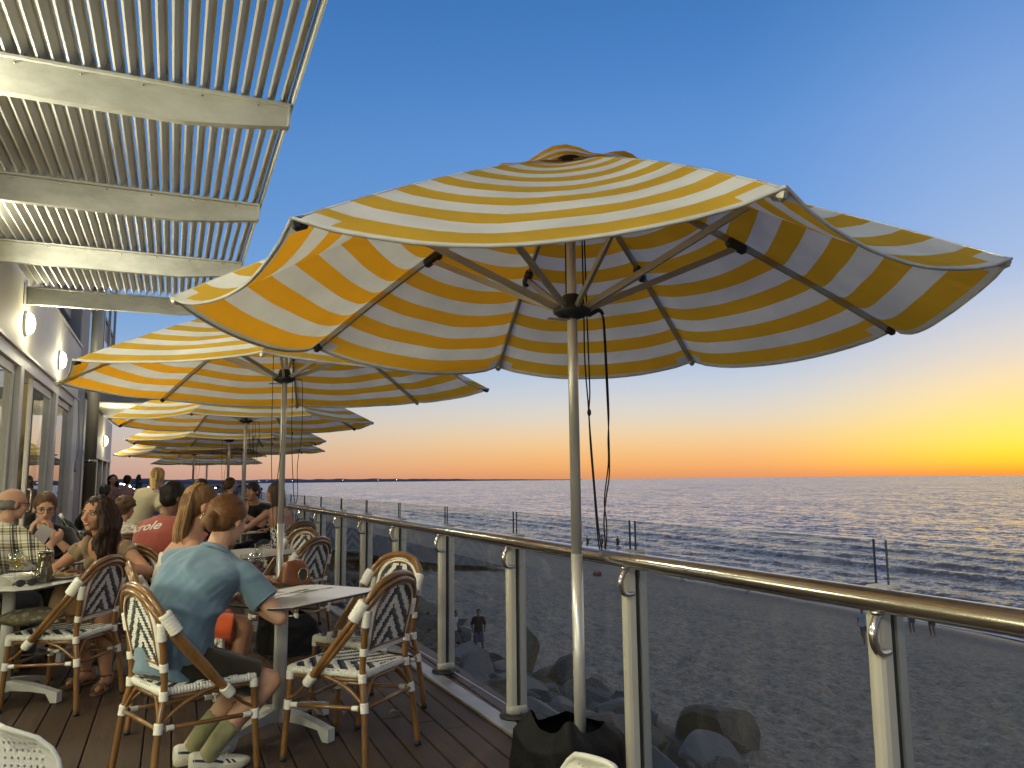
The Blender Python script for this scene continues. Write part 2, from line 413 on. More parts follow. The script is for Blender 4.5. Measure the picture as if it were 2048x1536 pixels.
SWELLS = [(2.2, .10, .7), (5.5, .16, .9), (9.5, .22, 1.2), (14.5, .34, 1.4), (20.5, .42, 1.6), (27.5, .46, 1.8), (35.5, .36, 2.0), (45, .34, 2.4), (57, .26, 2.8), (72, .2, 3.4)]
def sea_z(x, y):
    sx = shore_x(y); d = x-sx; z = 0.
    for k, (o, a, w) in enumerate(SWELLS):
        c = o + 2.2*nz(y*.018, k*3.7) + .8*nz(y*.07, k*5.1+2)
        am = a*.95*max(0., .62+.75*nz(y*.03+k*7.3, k*1.9+4))
        t = d-c
        w2 = w*.55 if t < 0 else w*1.5
        z += am*math.exp(-(t/w2)**2)
    return z
def build_sea():
    xs = []; x = 41.0
    while x < 100: xs.append(x); x += .42 if x < 80 else .8
    while x < 45000: xs.append(x); x *= 1.16
    ys = []; y = -40000.
    ys = [-45000, -20000, -8000, -3000, -1000, -400, -150, -60, -25, -8]; y = 0.
    while y < 260: ys.append(y); y += 1.0 if y < 110 else 2.5
    while y < 45000: ys.append(y); y *= 1.2
    m = MB(); nx = len(xs)
    for yy in ys:
        for xx in xs:
            z = SEA
            if xx < 130 and -30 < yy < 270: z += sea_z(xx, yy)*(1-max(0., (xx-105)/25))*min(1, (275-yy)/40, (yy+30)/20)
            m.v.append((xx, yy, z))
    for i in range(len(ys)-1):
        for j in range(nx-1):
            a = i*nx+j; m.f.append((a, a+1, a+nx+1, a+nx)); m.m.append(0)
    sm = bpy.data.materials.new('sea_water'); sm.use_nodes = True
    nt = sm.node_tree; N = nt.nodes; L = nt.links; b = N['Principled BSDF']
    b.inputs['Base Color'].default_value = (.06, .075, .095, 1); b.inputs['Roughness'].default_value = .16; b.inputs['IOR'].default_value = 1.33
    geo = N.new('ShaderNodeNewGeometry')
    # wave facets: the normal is tipped straight from noise, so far water keeps its choppy glitter
    acc = None
    for scale, st, amp in ((1.1, (1, .6, 1), .26), (.36, (1, .5, 1), .16), (.09, (1, .4, 1), .07), (.02, (1, .35, 1), .03), (3.4, (1, .8, 1), .26)):
        mp = N.new('ShaderNodeMapping'); mp.inputs[3].default_value = st; L.new(geo.outputs['Position'], mp.inputs[0])
        n = N.new('ShaderNodeTexNoise'); n.inputs['Scale'].default_value = scale; n.inputs['Detail'].default_value = 2.5; L.new(mp.outputs[0], n.inputs[0])
        sb = N.new('ShaderNodeVectorMath'); sb.operation = 'SUBTRACT'; L.new(n.outputs['Color'], sb.inputs[0]); sb.inputs[1].default_value = (.5, .5, .5)
        ml = N.new('ShaderNodeVectorMath'); ml.operation = 'MULTIPLY'; L.new(sb.outputs[0], ml.inputs[0]); ml.inputs[1].default_value = (amp*4.2, amp*2.6, 0)
        if acc is None: acc = ml.outputs[0]
        else:
            ad = N.new('ShaderNodeVectorMath'); ad.operation = 'ADD'; L.new(acc, ad.inputs[0]); L.new(ml.outputs[0], ad.inputs[1]); acc = ad.outputs[0]
    bi = N.new('ShaderNodeVectorMath'); bi.operation = 'ADD'; L.new(acc, bi.inputs[0]); bi.inputs[1].default_value = (-.085, -.045, 0)   # shoreward faces are the steep ones
    ad = N.new('ShaderNodeVectorMath'); ad.operation = 'ADD'; L.new(bi.outputs[0], ad.inputs[0]); L.new(geo.outputs['Normal'], ad.inputs[1])
    nn = N.new('ShaderNodeVectorMath'); nn.operation = 'NORMALIZE'; L.new(ad.outputs[0], nn.inputs[0]); L.new(nn.outputs[0], b.inputs['Normal'])
    tag(m.build('sea', sm), kind='structure')
build_sea()

def build_foam_sheen():  # pale shoreline strip; bright reflection of wet sand is put into its colour
    m = MB(); n = 300
    for i in range(n+1):
        y = 5+i*.6; sx = shore_x(y)
        w = .35+.5*max(0, nz(y*.35, 1.7)+.3); x0 = sx-.35+.7*nz(y*.22, 6.6)
        for x in (x0, x0+w): m.v.append((x, y, max(sand_h(x, y), SEA+sea_z(x, y))+.035))
    for i in range(n): a = 2*i; m.f.append((a, a+1, a+3, a+2)); m.m.append(0)
    tag(m.build('foam_sheen', mat('sea_foam_sheen', (.62, .62, .60), .5, bump=(12, .5))), kind='stuff')
build_foam_sheen()

def polar(px_az, dist, z): a = R(px_az); return V((sin(a)*dist, cos(a)*dist, z))
def build_hills():
    for name, dist, z_of, col in (
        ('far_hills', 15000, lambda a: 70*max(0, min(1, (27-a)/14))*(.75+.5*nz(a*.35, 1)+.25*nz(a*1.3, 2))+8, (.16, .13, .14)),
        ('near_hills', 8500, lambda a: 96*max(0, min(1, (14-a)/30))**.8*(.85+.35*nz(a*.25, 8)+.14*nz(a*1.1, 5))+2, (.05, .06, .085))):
        m = MB(); a = -50.
        row = 0
        while a < 29:
            h = z_of(a)
            for k, (dd, zz) in enumerate(((0, SEA-4), (60, SEA+.35*h), (400, SEA+h*.8), (900, SEA+h), (2600, SEA+h*.4))): m.v.append(tuple(polar(a, dist+dd, zz)))
            if row:
                for k in range(4): b = (row-1)*5+k; m.f.append((b, b+1, b+6, b+5)); m.m.append(0)
            row += 1; a += .35
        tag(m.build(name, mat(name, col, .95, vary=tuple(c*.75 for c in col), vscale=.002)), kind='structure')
    # low coastal plain north of the terrace, beyond the beach
    m = MB(); ys = [60, 90, 130, 180, 250, 350, 500, 800, 1300, 2200, 4000, 8600]
    for y in ys:
        e = min(40+.0*y, 30) - (0 if y < 500 else -(y-500)*.10)
        for x, z in ((-3000-y, -3.), (-40, -3.), (8+.0*y, -3.2), (min(20, e), -5.3), (e+3 if y > 300 else 26, SEA-.6 if y > 300 else -5.9)): m.v.append((x, y, z))
    for i in range(len(ys)-1):
        for k in range(4): b = i*5+k; m.f.append((b, b+1, b+6, b+5)); m.m.append(0)
    tag(m.build('coast_plain', mat('scrub_ground', (.055, .06, .05), .95, vary=(.035, .04, .035), vscale=.05)), kind='structure')
build_hills()

# ------------------------------------------------------------------ far town on the coast: houses, trees, lamps
def build_town():
    rr = random.Random(5)
    wallm = mat('dusk_house_wall', (.16, .15, .14), .8); roofm = mat('dusk_house_roof', (.06, .05, .05), .8); winm = emit('lit_window', (1, .75, .4), .9)
    looks = ['gabled', 'long low', 'narrow', 'square', 'wide']
    for i, (az, d, w, h) in enumerate([(-3.6, 96, 8, 3.3), (-2.2, 112, 10, 3.0), (-.6, 130, 8, 3.5), (.8, 150, 11, 3.1), (2.2, 175, 12, 3.4), (3.8, 210, 12, 3.3)]):
        c = polar(az, d, -3.2); t = empty('house', c, rr.uniform(-.2, .2))
        b = MB(); b.box((0, 0, h*.35), (w, 8, h*.7)); b.build('wall', wallm, t)
        b = MB(); b.add([(-w/2-.4, -4.4, h*.7), (w/2+.4, -4.4, h*.7), (w/2+.4, 4.4, h*.7), (-w/2-.4, 4.4, h*.7), (-w/2-.4, 0, h), (w/2+.4, 0, h)], [(0, 1, 5, 4), (2, 3, 4, 5), (0, 4, 3), (1, 2, 5), (3, 2, 1, 0)], 0, True); b.build('roof', roofm, t)
        for k in range(3):
            b = MB(); b.box((-w/2+w*(k+.5)/3, -4.05, h*.36), (.7, .1, .6)); b.build('window', winm, t)
        tag(t, '%s dark house in the far town, %s of the row from the terrace wall' % (looks[i % 5], ['first', 'second', 'third', 'fourth', 'fifth', 'sixth'][i]), 'house', 'houses of the far town')
    leafm = mat('dusk_leaf', (.035, .045, .03), .9)
    trunkm = mat('dusk_trunk', (.05, .04, .03), .9)
    def tree(loc, h, w, pine, label):
        t = empty('pine_tree' if pine else 'street_tree', loc)
        b = MB(); b.tube([(0, 0, 0), (.05, 0, h*.5), (0, 0, h*.96)], [h*.022, h*.014, h*.004], 7); b.build('trunk', trunkm, t)
        b = MB(); q = random.Random(int(h*100+w*10))
        if pine:
            nt_ = 16
            for k in range(nt_):
                z = h*(.14+.82*k/nt_); rad = w*(1-k/nt_)**.9*q.uniform(.8, 1.1)+.10
                for j in range(7):
                    a = q.uniform(0, 6.28)
                    for s in range(4):
                        f = (s+1)/4*rad; b.ball((cos(a)*f, sin(a)*f, z+f*.2), (.15+.08*q.random(), .15, .12+.08*q.random()), 5, 4)
        else:
            for k in range(420):
                d = V((q.gauss(0, 1), q.gauss(0, 1), q.gauss(0, 1))).normalized()*q.uniform(.35, 1)**.5
                c = V((d.x*w, d.y*w, h*.62+d.z*h*.34)); n = V((q.gauss(0, 1), q.gauss(0, 1), q.gauss(0, 1))).normalized(); u = n.orthogonal().normalized()*.34; v = n.cross(u)
                b.add([c-u-v*.6, c+u-v*.6, c+u+v*.6, c-u+v*.6], [(0, 1, 2, 3)])
        b.build('crown', leafm, t)
        tag(t, label, 'tree', None if pine else 'trees of the far town')
    tree(polar(-2.1, 150, -3.2), 6.5, .95, True, 'tall dark pine tree standing alone above the town lights')
    for i, (az, d, h, w) in enumerate([(-4.4, 100, 3.6, 2.2), (-3.1, 125, 3.3, 2.6), (-1.5, 118, 3.2, 2.4), (.2, 140, 3.6, 2.8), (1.6, 160, 3.7, 3), (3., 190, 3.9, 3.4), (4.8, 230, 4, 4)]):
        tree(polar(az, d, -3.2), h, w, False, '%s bushy dark tree among the town lights, %s from the wall end' % (('low', 'broad', 'round')[i % 3], ('first', 'second', 'third', 'fourth', 'fifth', 'sixth', 'seventh')[i]))
    # lamps: the ones that show as separate points
    warm = emit('street_lamp_glow', (1, .84, .55), 14.); cool = emit('cool_lamp_glow', (1, .97, .9), 14.); red = emit('red_signal_glow', (1, .06, .04), 9.)
    polem = mat('lamp_pole_paint', (.08, .08, .08), .6)
    spots = [(229, 978), (236, 981), (243, 968), (250, 969), (258, 972), (262, 974), (222, 975), (279, 974), (283, 979), (287, 978), (289, 980), (227, 974), (233, 1000), (267, 979), (300, 982), (297, 976), (400, 976), (420, 980), (360, 975), (388, 977), (431, 978), (225, 985)]
    F = 1538.; spots.sort(); ORD = 'first second third fourth fifth sixth seventh eighth ninth tenth eleventh twelfth thirteenth fourteenth fifteenth sixteenth seventeenth eighteenth nineteenth twentieth'.split()+['last but one', 'last']
    for i, (px, py) in enumerate(spots):
        az = 23.7+math.degrees(math.atan((px-1024)/F)); d = 105+(i*37 % 90); z = 1.36-(py-967)/F*d*.9
        t = empty('street_lamp', polar(az, d, -3.2)); hh = z+3.2
        b = MB(); b.tube([(0, 0, 0), (0, 0, hh)], .05, 6); b.tube([(0, 0, hh), (.25, -.4, hh+.12)], .035, 6); b.build('pole', polem, t)
        b = MB(); b.ball((.25, -.4, hh+.05), (.17+.05*(i % 3), .17, .12), 8, 6); b.build('lamp_head', cool if i % 3 else warm, t)
        tag(t, '%s lit street lamp of the far town, counted from the wall end' % ORD[i], 'street lamp', 'street lamps of the far town')
    az = 23.7+math.degrees(math.atan((262-1024)/F)); t = empty('traffic_light', polar(az, 110, -3.2))
    b = MB(); b.tube([(0, 0, 0), (0, 0, 2.9)], .06, 6); b.build('pole', polem, t)
    b = MB(); b.box((0, 0, 2.5), (.36, .3, 1.)); b.build('housing', polem, t)
    b = MB(); b.ball((0, -.16, 2.75), (.2, .08, .2), 8, 6); b.build('red_lens', red, t)
    tag(t, 'traffic light showing red among the white town lights', 'traffic light')
    # boats and beach lights far along the shore
    for i, (px, py, s) in enumerate([(793, 965, 1.), (756, 964, .5), (686, 964, .5), (520, 968, .5), (535, 969, .4), (586, 969, .7), (596, 968, .5)]):
        az = 23.7+math.degrees(math.atan((px-1024)/F)); d = 5200
        t = empty('harbour_lamp', polar(az, d, SEA))
        b = MB(); b.tube([(0, 0, 0), (0, 0, 16)], .6, 6); b.build('mast', polem, t)
        b = MB(); b.ball((0, 0, 17), 1.7*s, 8, 6); b.build('lamp_head', cool, t)
        tag(t, 'tiny lit lamp on the far shore under the hills, %s along it' % ['sixth', 'fifth', 'fourth', 'first', 'second', 'third', 'seventh'][i], 'harbour lamp', 'lamps along the far shore')
    # dark gantry frame beside the wall end
    t = empty('gantry_frame', polar(-4.1, 33, -3.2)); b = MB()
    top = 1.36+(967-952)/F*33+3.2
    b.bar((-.75, 0, top), (.30, 0, top-.03), .05, .05); b.build('crossbar', polem, t)
    b = MB(); b.bar((.30, 0, 0), (.30, 0, top), .05, .05); b.build('post', polem, t)
    tag(t, 'thin dark gantry frame standing beyond the end of the cream wall', 'gantry')
build_town()

# ------------------------------------------------------------------ rock revetment below the deck
def build_rocks():
    rr = random.Random(11)
    mats = [mat('rock_grey', (.16, .132, .10), .9, bump=(9, 1., .07), vary=(.07, .06, .05), vscale=2.4),
            mat('rock_brown', (.21, .145, .085), .9, bump=(9, 1., .07), vary=(.10, .072, .045), vscale=2.0),
            mat('rock_pale', (.235, .19, .138), .9, bump=(8, .6, .04), vary=(.18, .165, .14), vscale=2.6)]
    meshes = []
    for k in range(12):
        q = random.Random(40+k); m = MB(); m.ball((0, 0, 0), 1, 26, 18)
        cuts = [(V((q.gauss(0, 1), q.gauss(0, 1), q.gauss(0, 1))).normalized(), q.uniform(.34, .66)) for _ in range(10)]
        vs = []
        for p in m.v:
            p = V(p)
            for n, d in cuts:
                e = p.dot(n)-d
                if e > 0: p = p-n*e*.985
            p *= 1.2*(1+.03*noise.noise(p*1.7+V((k*9, 0, 0)))+.025*noise.noise(p*5.1))
            vs.append(tuple(p))
        m.v = vs; m.flat = set(range(len(m.f)))
        meshes.append(m)
    def ground(x, y): return -5.62 + (12.4-x)*.30 if x < 12.4 else -5.6
    n = 0
    me = [[mm.mesh('boulder', mats[c]) for c in range(3)] for mm in meshes]
    places = []
    y = 6.5
    while y < 46:
        for x in (5.6, 6.7, 7.8, 8.8, 9.8, 10.8, 11.7, 12.6):
            if x > 12 and rr.random() < .5: continue
            if y > 23 and x > 9.4 and y < 31.5: continue
            places.append((x+rr.uniform(-.4, .4), y+rr.uniform(-.5, .5), rr.uniform(.50, 1.0)*(1 if x < 11.8 else .66)))
        y += 1.15 if y < 28 else 1.9
    tones = ['grey', 'brownish', 'pale grey']; forms = ['blocky', 'rounded', 'wedged', 'slabby', 'jagged', 'lumpy']
    for i, (x, y, s) in enumerate(places):
        c = rr.choice((0, 0, 1, 1, 2)); k = i % 12
        o = obj('boulder', me[k][c]); o.location = (x, y, ground(x, y)+.12*s)
        o.scale = (s*rr.uniform(.8, 1.35), s*rr.uniform(.8, 1.3), s*rr.uniform(.55, .85)); o.rotation_euler = (rr.uniform(-.35, .35), rr.uniform(-.35, .35), rr.uniform(0, 6.28))
        row = 'on the sand edge' if x > 11.3 else ('halfway down' if x > 8.8 else 'high up')
        where = 'below the near panes' if y < 15 else ('past the umbrella pole' if y < 24 else 'far along')
        sz = 'small ' if s < .66 else ('big ' if s > .84 else '')
        tag(o, '%s%s %s boulder %s in the bank, %s' % (sz, forms[k % 6], tones[c], row, where), 'boulder', '%s%s %s boulders %s, %s' % (sz, forms[k % 6], tones[c], row, where))
    for (x, y, sc, rz, c, lab) in [(12.9, 16.6, (1.25, .85, 1.0), .5, 1, 'large wedge of brown rock lying out on the sand past the bank'),
                                   (11.6, 22.6, (.8, .65, 1.2), 1.2, 0, 'dark upright boulder standing at the sand edge beside the umbrella pole'),
                                   (10.6, 23.6, (.8, .75, 1.15), .2, 1, 'rusty brown boulder glowing warm behind the railing post'),
                                   (8.4, 23.4, (1.5, .8, .34), .9, 2, 'long pale slab of rock lying below the standing man')]:
        o = obj('boulder', me[(int(x*10)) % 12][c]); o.location = (x, y, ground(x, y)+sc[2]*.45); o.scale = sc; o.rotation_euler = (.1, -.15, rz)
        tag(o, lab, 'boulder')
    # earth under the stones
    m = MB()
    ys = [2+i*2.2 for i in range(26)]; xs = [1.2, 2.4, 4, 5.5, 7, 9, 11, 12.4, 13.2]
    for y in ys:
        for x in xs: m.v.append((x, y, (-1.4 if x < 2.3 else ground(x, y))-.1+.1*nz(x, y)))
    for i in range(len(ys)-1):
        for j in range(len(xs)-1): a = i*len(xs)+j; m.f.append((a, a+1, a+len(xs)+1, a+len(xs))); m.m.append(0)
    tag(m.build('embankment', mat('embankment_earth', (.11, .09, .07), .95, bump=(5, .6, .05))), kind='structure')
build_rocks()

# ------------------------------------------------------------------ deck
def rail_x(y): return 1.894-.0265*y
def build_deck():
    m = MB(); m.prism([(-2.1, -3.2), (rail_x(-3.2)+.14, -3.2), (rail_x(31.2)+.14, 31.2), (-2.1, 31.2)], -.55, -.036); d = m.build('deck', M['dark_plastic']); tag(d, kind='structure')
    rr = random.Random(3); x = -2.02; pitch = .138; k = 0
    mesh_cache = {}
    while x < 1.86:
        y = -2.4+rr.uniform(0, 3.2); ends = [-3.0]
        while y < 31: ends.append(y); y += rr.choice((2.4, 3.2, 3.6, 4.2))
        ends.append(31.)
        for a, b in zip(ends, ends[1:]):
            ln = round(b-a-.006, 3); key = (ln, k % 3 == 0)
            if key not in mesh_cache:
                mm = MB(); mm.box((0, 0, 0), (pitch-.007, ln, .032), bev=.004); mesh_cache[key] = mm.mesh('plank', M['deck2' if k % 3 == 0 else 'deck'])
            o = obj('plank', mesh_cache[key], d); o.location = (x+pitch/2, (a+b)/2, -.016-rr.uniform(0, .0022))
        x += pitch; k += 1
    # metal kerb plate under the rail, one length per bay
    ang = math.atan(.0265)
    for i in range(10):
        y0 = .2+i*3.0; yc = y0+1.5
        mm = MB(); mm.box((0, 0, 0), (.105, 2.985, .022), bev=.004)
        o = mm.build('kerb_plate', M['kerb'], d); o.location = (rail_x(yc)-.035, yc, .012); o.rotation_euler = (0, 0, ang)
    m = MB(); m.box((0, 0, 0), (.03, 34, .3)); o = m.build('edge_fascia', M['black_rubber'], d); o.location = (rail_x(14)+.16, 14, -.17); o.rotation_euler = (0, 0, ang)
build_deck()

# ------------------------------------------------------------------ balustrade
POST_Y = [.42, 1.68, 2.97, 4.19, 5.35, 6.50, 7.60, 8.70] + [8.7+1.12*i for i in range(1, 18)]
def build_rail():
    t = tag(empty('balustrade', (rail_x(4), 4, 0)), 'steel handrail and glass balustrade along the sea edge of the deck', 'railing')
    bx, by = rail_x(4), 4
    def P(y, off, z): return V((rail_x(y)+off-bx, y-by, z))
    m = MB(); ys = [-1.5, .42]+POST_Y[1:]+[28.5]
    m.tube([P(y, 0, 1.01) for y in ys], .034, 18); m.build('handrail', M['steel'], t)
    # one post: two half-round extrusions with a black gasket between
    pm = MB()
    def half(sgn, w, d, z0, z1, mi):
        poly = []
        for k in range(9):
            a = -pi/2+pi*k/8; poly.append((sgn*(.0125+w*max(0, cos(a))**.6), d*sin(a)))
        if sgn < 0: poly.reverse()
        pm.prism(poly, z0, z1, mi)
    half(-1, .048, .030, .02, 1.030, 0); half(1, .050, .030, .02, 1.030, 1)
    pbody = pm.mesh('post', [M['alu'], M['post_grey']])
    for i, p in enumerate(pbody.polygons): p.use_smooth = False
    pm = MB(); pm.box((0, 0, .535), (.0185, .046, 1.02)); gmesh = pm.mesh('gasket', M['black_rubber'])
    pm = MB(); pm.lathe([(.060, 0), (.062, .005), (.058, .012), (.03, .016), (0, .017)], 18); cmesh = pm.mesh('post_cap', M['alu'])
    for v in cmesh.vertices: v.co.y *= .62
    pm = MB(); pm.lathe([(.098, 0), (.10, .010), (.085, .02), (.07, .022), (0, .022)], 20); fmesh = pm.mesh('base_flange', M['black_rubber'])
    pm = MB(); pm.lathe([(.064, .0), (.064, .05), (.058, .058), (0, .058)], 18); smesh = pm.mesh('base_sleeve', M['alu'])
    for v in smesh.vertices: v.co.y *= .62
    pm = MB(); pts = catmull([(-.064, -.030, .97), (-.088, -.032, .925), (-.084, -.032, .885), (-.062, -.030, .862), (-.02, -.022, .862)], 5); pm.tube(pts, .0125, 9)
    pm.ball((-.064, -.030, .975), (.02, .02, .012), 9, 6); bmesh_ = pm.mesh('rail_bracket', M['steel'])
    off = .066
    for y in POST_Y:
        p = obj('post', pbody, t); p.location = P(y, off, 0); p.rotation_euler = (0, 0, math.atan(.0265))
        for nm, me, z in (('gasket', gmesh, 0), ('post_cap', cmesh, 1.031), ('base_flange', fmesh, .0235), ('base_sleeve', smesh, .03), ('rail_bracket', bmesh_, 0)):
            c = obj(nm, me, p); c.location = (0, 0, z)
    for a, b in zip([-.8]+POST_Y, POST_Y+[28.6]):
        m = MB(); L_ = b-a-.042; m.box((0, 0, 0), (.010, L_, 1.12)); o = m.build('glass_pane', [M['glass'], M['glass_edge']], t)
        for p in o.data.polygons:
            if abs(p.normal.x) < .5: p.material_index = 1
        o.location = P((a+b)/2, off, .615); o.rotation_euler = (0, 0, math.atan(.0265))
build_rail()
# ------------------------------------------------------------------ restaurant building on the left
WX = -1.75
def build_building():
    t = tag(empty('restaurant_building', (WX, 10, 0)), 'cream rendered restaurant building with glass doors along the left of the deck', 'building')
    def part(nm, mb, m, par=None):
        o = mb.build(nm, m, par or t)
        if par is None: o.location = (-WX, -10, 0)
        return o
    def box(nm, x0, x1, y0, y1, z0, z1, m, par=None, bev=0):
        b = MB(); b.box(((x0+x1)/2, (y0+y1)/2, (z0+z1)/2), (abs(x1-x0), abs(y1-y0), abs(z1-z0)), bev=bev); return part(nm, b, m, par)
    seams = [-1.45, 1.65, 4.75, 7.85, 10.95, 14.05, 17.0]
    for a, b in zip(seams, seams[1:]):
        box('wall_panel', WX-.22, WX, a+.006, b-.006, 2.99, 4.0, M['wall'], bev=.006)
    box('wall_core', WX-.30, WX-.225, -1.45, 17, 2.95, 3.98, M['facade'])
    box('parapet_cap', WX-.34, WX+.03, -1.45, 17.03, 4.003, 4.04, M['frame'])
    box('header_flashing', WX-.1, WX+.028, -1.45, 16.9, 2.955, 2.987, M['frame'])
    box('door_header', WX-.16, WX-.01, -1.45, 16.4, 2.80, 2.952, M['frame'])
    # door bays
    for bi, (a, b) in enumerate(zip(seams, seams[1:])):
        box('door_jamb', WX-.17, WX+.012, a-.11, a+.11, 0, 2.797, M['frame'], bev=.006)
        top = 2.795
        if bi == 4: panes = [(a+1.18, b-.12)]               # this bay stands open on its near half
        elif bi == 5: panes = [(a+.12, 16.25)]
        else: panes = [(a+.12, (a+b)/2-.01), ((a+b)/2+.01, b-.12)]
        for (p, q) in panes:
            d = box('glass_door', WX-.108, WX-.107, p+.2, p+.201, 1, 1.01, M['frame'])
            for (y0, y1, z0, z1) in ((p, p+.085, .02, top), (q-.085, q, .02, top), (p+.087, q-.087, .02, .20), (p+.087, q-.087, top-.11, top)):
                f = MB(); f.box((WX-.08, (y0+y1)/2, (z0+z1)/2), (.05, y1-y0, z1-z0), bev=.004); f.build('door_frame', M['frame'], d)
            f = MB(); f.box((WX-.08, (p+q)/2, (top+.09)/2), (.008, q-p-.18, top-.32)); f.build('pane', M['door_glass'], d)
            f = MB(); pts = catmull([(WX-.05, p+.045, 1.0), (WX-.0, p+.045, 1.02), (WX+.005, p+.045, 1.15), (WX-.0, p+.045, 1.28), (WX-.05, p+.045, 1.30)], 4); f.tube(pts, .01, 8); f.build('handle', M['steel'], d)
    box('end_pier', WX-.3, WX+.012, 16.28, 17., 0, 2.95, M['wall'])
    box('wall_switch', WX+.013, WX+.03, 16.45, 16.62, 1.25, 1.75, M['white_plastic'])
    # room seen through the doors
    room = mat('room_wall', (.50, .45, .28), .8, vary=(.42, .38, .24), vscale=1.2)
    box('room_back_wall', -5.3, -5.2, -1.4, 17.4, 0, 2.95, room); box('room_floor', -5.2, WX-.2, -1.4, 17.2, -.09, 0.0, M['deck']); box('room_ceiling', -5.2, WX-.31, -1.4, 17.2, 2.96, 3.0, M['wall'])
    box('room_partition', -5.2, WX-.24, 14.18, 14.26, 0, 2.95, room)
    b = MB()
    for k in range(5): b.box((-2.55, 13.7, .5+k*.36), (.7, .5, .03))
    for x in (-2.9, -2.2): b.box((x, 13.7, 1.05), (.03, .5, 2.1))
    for k in range(4):
        for j in range(3): b.box((-2.78+j*.22, 13.7, .62+k*.36), (.13, .3, .17+.03*((k+j) % 3)))
    part('shelf_unit', b, M['dark_plastic'])
    # recess, column strip and the further white wall with its doors
    box('grey_pier', WX-.3, WX-.02, 17.06, 18.3, 0, 6.6, M['facade'])
    box('far_wall', WX-.3, WX, 18.32, 26.2, 2.06, 3.14, M['wall'])
    box('far_header', WX-.2, WX+.02, 18.32, 26.2, 1.98, 2.055, M['frame'])
    for y in (18.4, 20.1, 21.8, 23.4, 25.0, 26.05):
        box('far_jamb', WX-.2, WX+.005, y-.09, y+.09, 0, 1.977, M['frame'])
    for y in (18.5, 20.2, 21.9, 23.5, 25.1):
        d = box('far_door', WX-.12, WX-.09, y+.02, y+ (1.48 if y < 25 else .82), .02, 1.97, M['wall'] if y < 20 or y > 25 else M['dark_frame'])
    # canopy slab across the deck further along, with a glass upstand on top
    sl = box('canopy_slab', WX+.03, .05, 19.0, 23.2, 3.17, 3.40, M['facade'])
    box('canopy_soffit', WX+.05, .02, 19.05, 23.15, 3.145, 3.165, M['wall'])
    box('canopy_glass', WX+.05, .0, 19.06, 19.072, 3.402, 3.75, M['door_glass'])
    box('canopy_top_rail', WX+.05, .0, 19.04, 19.09, 3.752, 3.79, M['frame'])
    # upper storey, set back, with dark windows
    box('upper_wall', -2.9, -2.5, -6, 17.0, 4.0, 9.2, M['facade'])
    for k in range(7):
        y = -3.5+k*2.9
        w = box('upper_window', -2.52, -2.46, y, y+1.7, 4.9, 7.4, M['dark_frame'])
        f = MB(); f.box((-2.455, y+.42, 6.15), (.006, .74, 2.3)); f.build('pane', M['door_glass'], w)
        f = MB(); f.box((-2.455, y+1.28, 6.15), (.006, .74, 2.3)); f.build('pane', M['door_glass'], w)
    for k in range(3): box('balcony_band', -2.5, -1.95-.0*k, -6+k*7.7, 1.6+k*7.7, 4.55, 4.75, M['beam'])
    box('upper_pier', -2.2, -1.78, 17.0, 18.6, 4.05, 9.0, M['facade'])
    box('far_upper_wall', -2.5, -1.86, 18.62, 26.2, 3.42, 9.0, M['facade'])
    for j, z in enumerate((3.75, 5.75)):
        for k in range(4):
            y = 18.9+k*1.85
            w = box('upper_window', -1.862, -1.83, y, y+1.35, z, z+1.5, M['dark_frame'])
            f = MB(); f.box((-1.826, y+.675, z+.75), (.006, 1.2, 1.34)); f.build('pane', M['door_glass'], w)
    for y in (18.7, 20.55, 22.4, 24.25, 26.1): box('mullion', -1.86, -1.79, y-.06, y+.06, 3.43, 8.9, M['frame'])
build_building()

def wall_lamp(y, z, x, rnd_=True, label='', power=9.):
    t = empty('wall_lamp', (x, y, z)); ry = Matrix.Rotation(pi/2, 3, 'Y')
    if rnd_:
        b = MB(); b.lathe([(.155, 0), (.158, .012), (.152, .03), (.14, .034), (0, .034)], 28, rot=ry); b.build('base_ring', M['white_plastic'], t)
        b = MB(); b.lathe([(.138, .036), (.132, .06), (.108, .088), (.06, .105), (0, .11)], 28, rot=ry); b.build('diffuser', M['lamp'], t)
    else:
        b = MB(); b.box((.025, 0, 0), (.045, .16, .36), bev=.006); b.build('base_plate', M['dark_plastic'], t)
        b = MB(); b.box((.07, 0, 0), (.04, .12, .30), bev=.015); b.build('diffuser', M['lamp'], t)
    # the diffuser throws its light outward; a weaker glow spills sideways onto the wall
    ld = bpy.data.lights.new('lamp_beam', 'AREA'); ld.shape = 'DISK'; ld.size = .25; ld.energy = power*.86; ld.color = (1, .955, .75)
    lo = bpy.data.objects.new('lamp_beam', ld); COL.objects.link(lo); lo.parent = t; lo.location = (.118, 0, 0); lo.rotation_euler = (0, -pi/2, 0)
    ld = bpy.data.lights.new('lamp_glow', 'POINT'); ld.energy = power*.26; ld.color = (1, .92, .60); ld.shadow_soft_size = .10
    lo = bpy.data.objects.new('lamp_glow', ld); COL.objects.link(lo); lo.parent = t; lo.location = (.24, 0, 0)
    tag(t, label, 'wall lamp', 'lit lamps on the cream wall')
LP = 68.
names = {10.93: 'glowing round lamp above the doors, nearest of the lamps in view', 14.03: 'round glowing lamp on the cream wall just left of the second umbrella',
         -4.6: '', -1.5: '', 1.6: '', 4.73: '', 7.83: ''}
for y in (-4.6, -1.5, 1.6, 4.73, 7.83, 10.93, 14.03):
    wall_lamp(y, 3.33, WX, True, names[y] or 'round wall lamp over the near doors, %s along the wall' % {-4.6: 'first', -1.5: 'second', 1.6: 'third', 4.73: 'fourth', 7.83: 'fifth'}[y], LP)
wall_lamp(19.9, 2.58, WX, False, 'slim upright wall lamp beside the steel column', LP*.5)
wall_lamp(23.3, 2.5, WX, True, 'round glowing lamp right of the steel column under the far canopy', LP*.7)

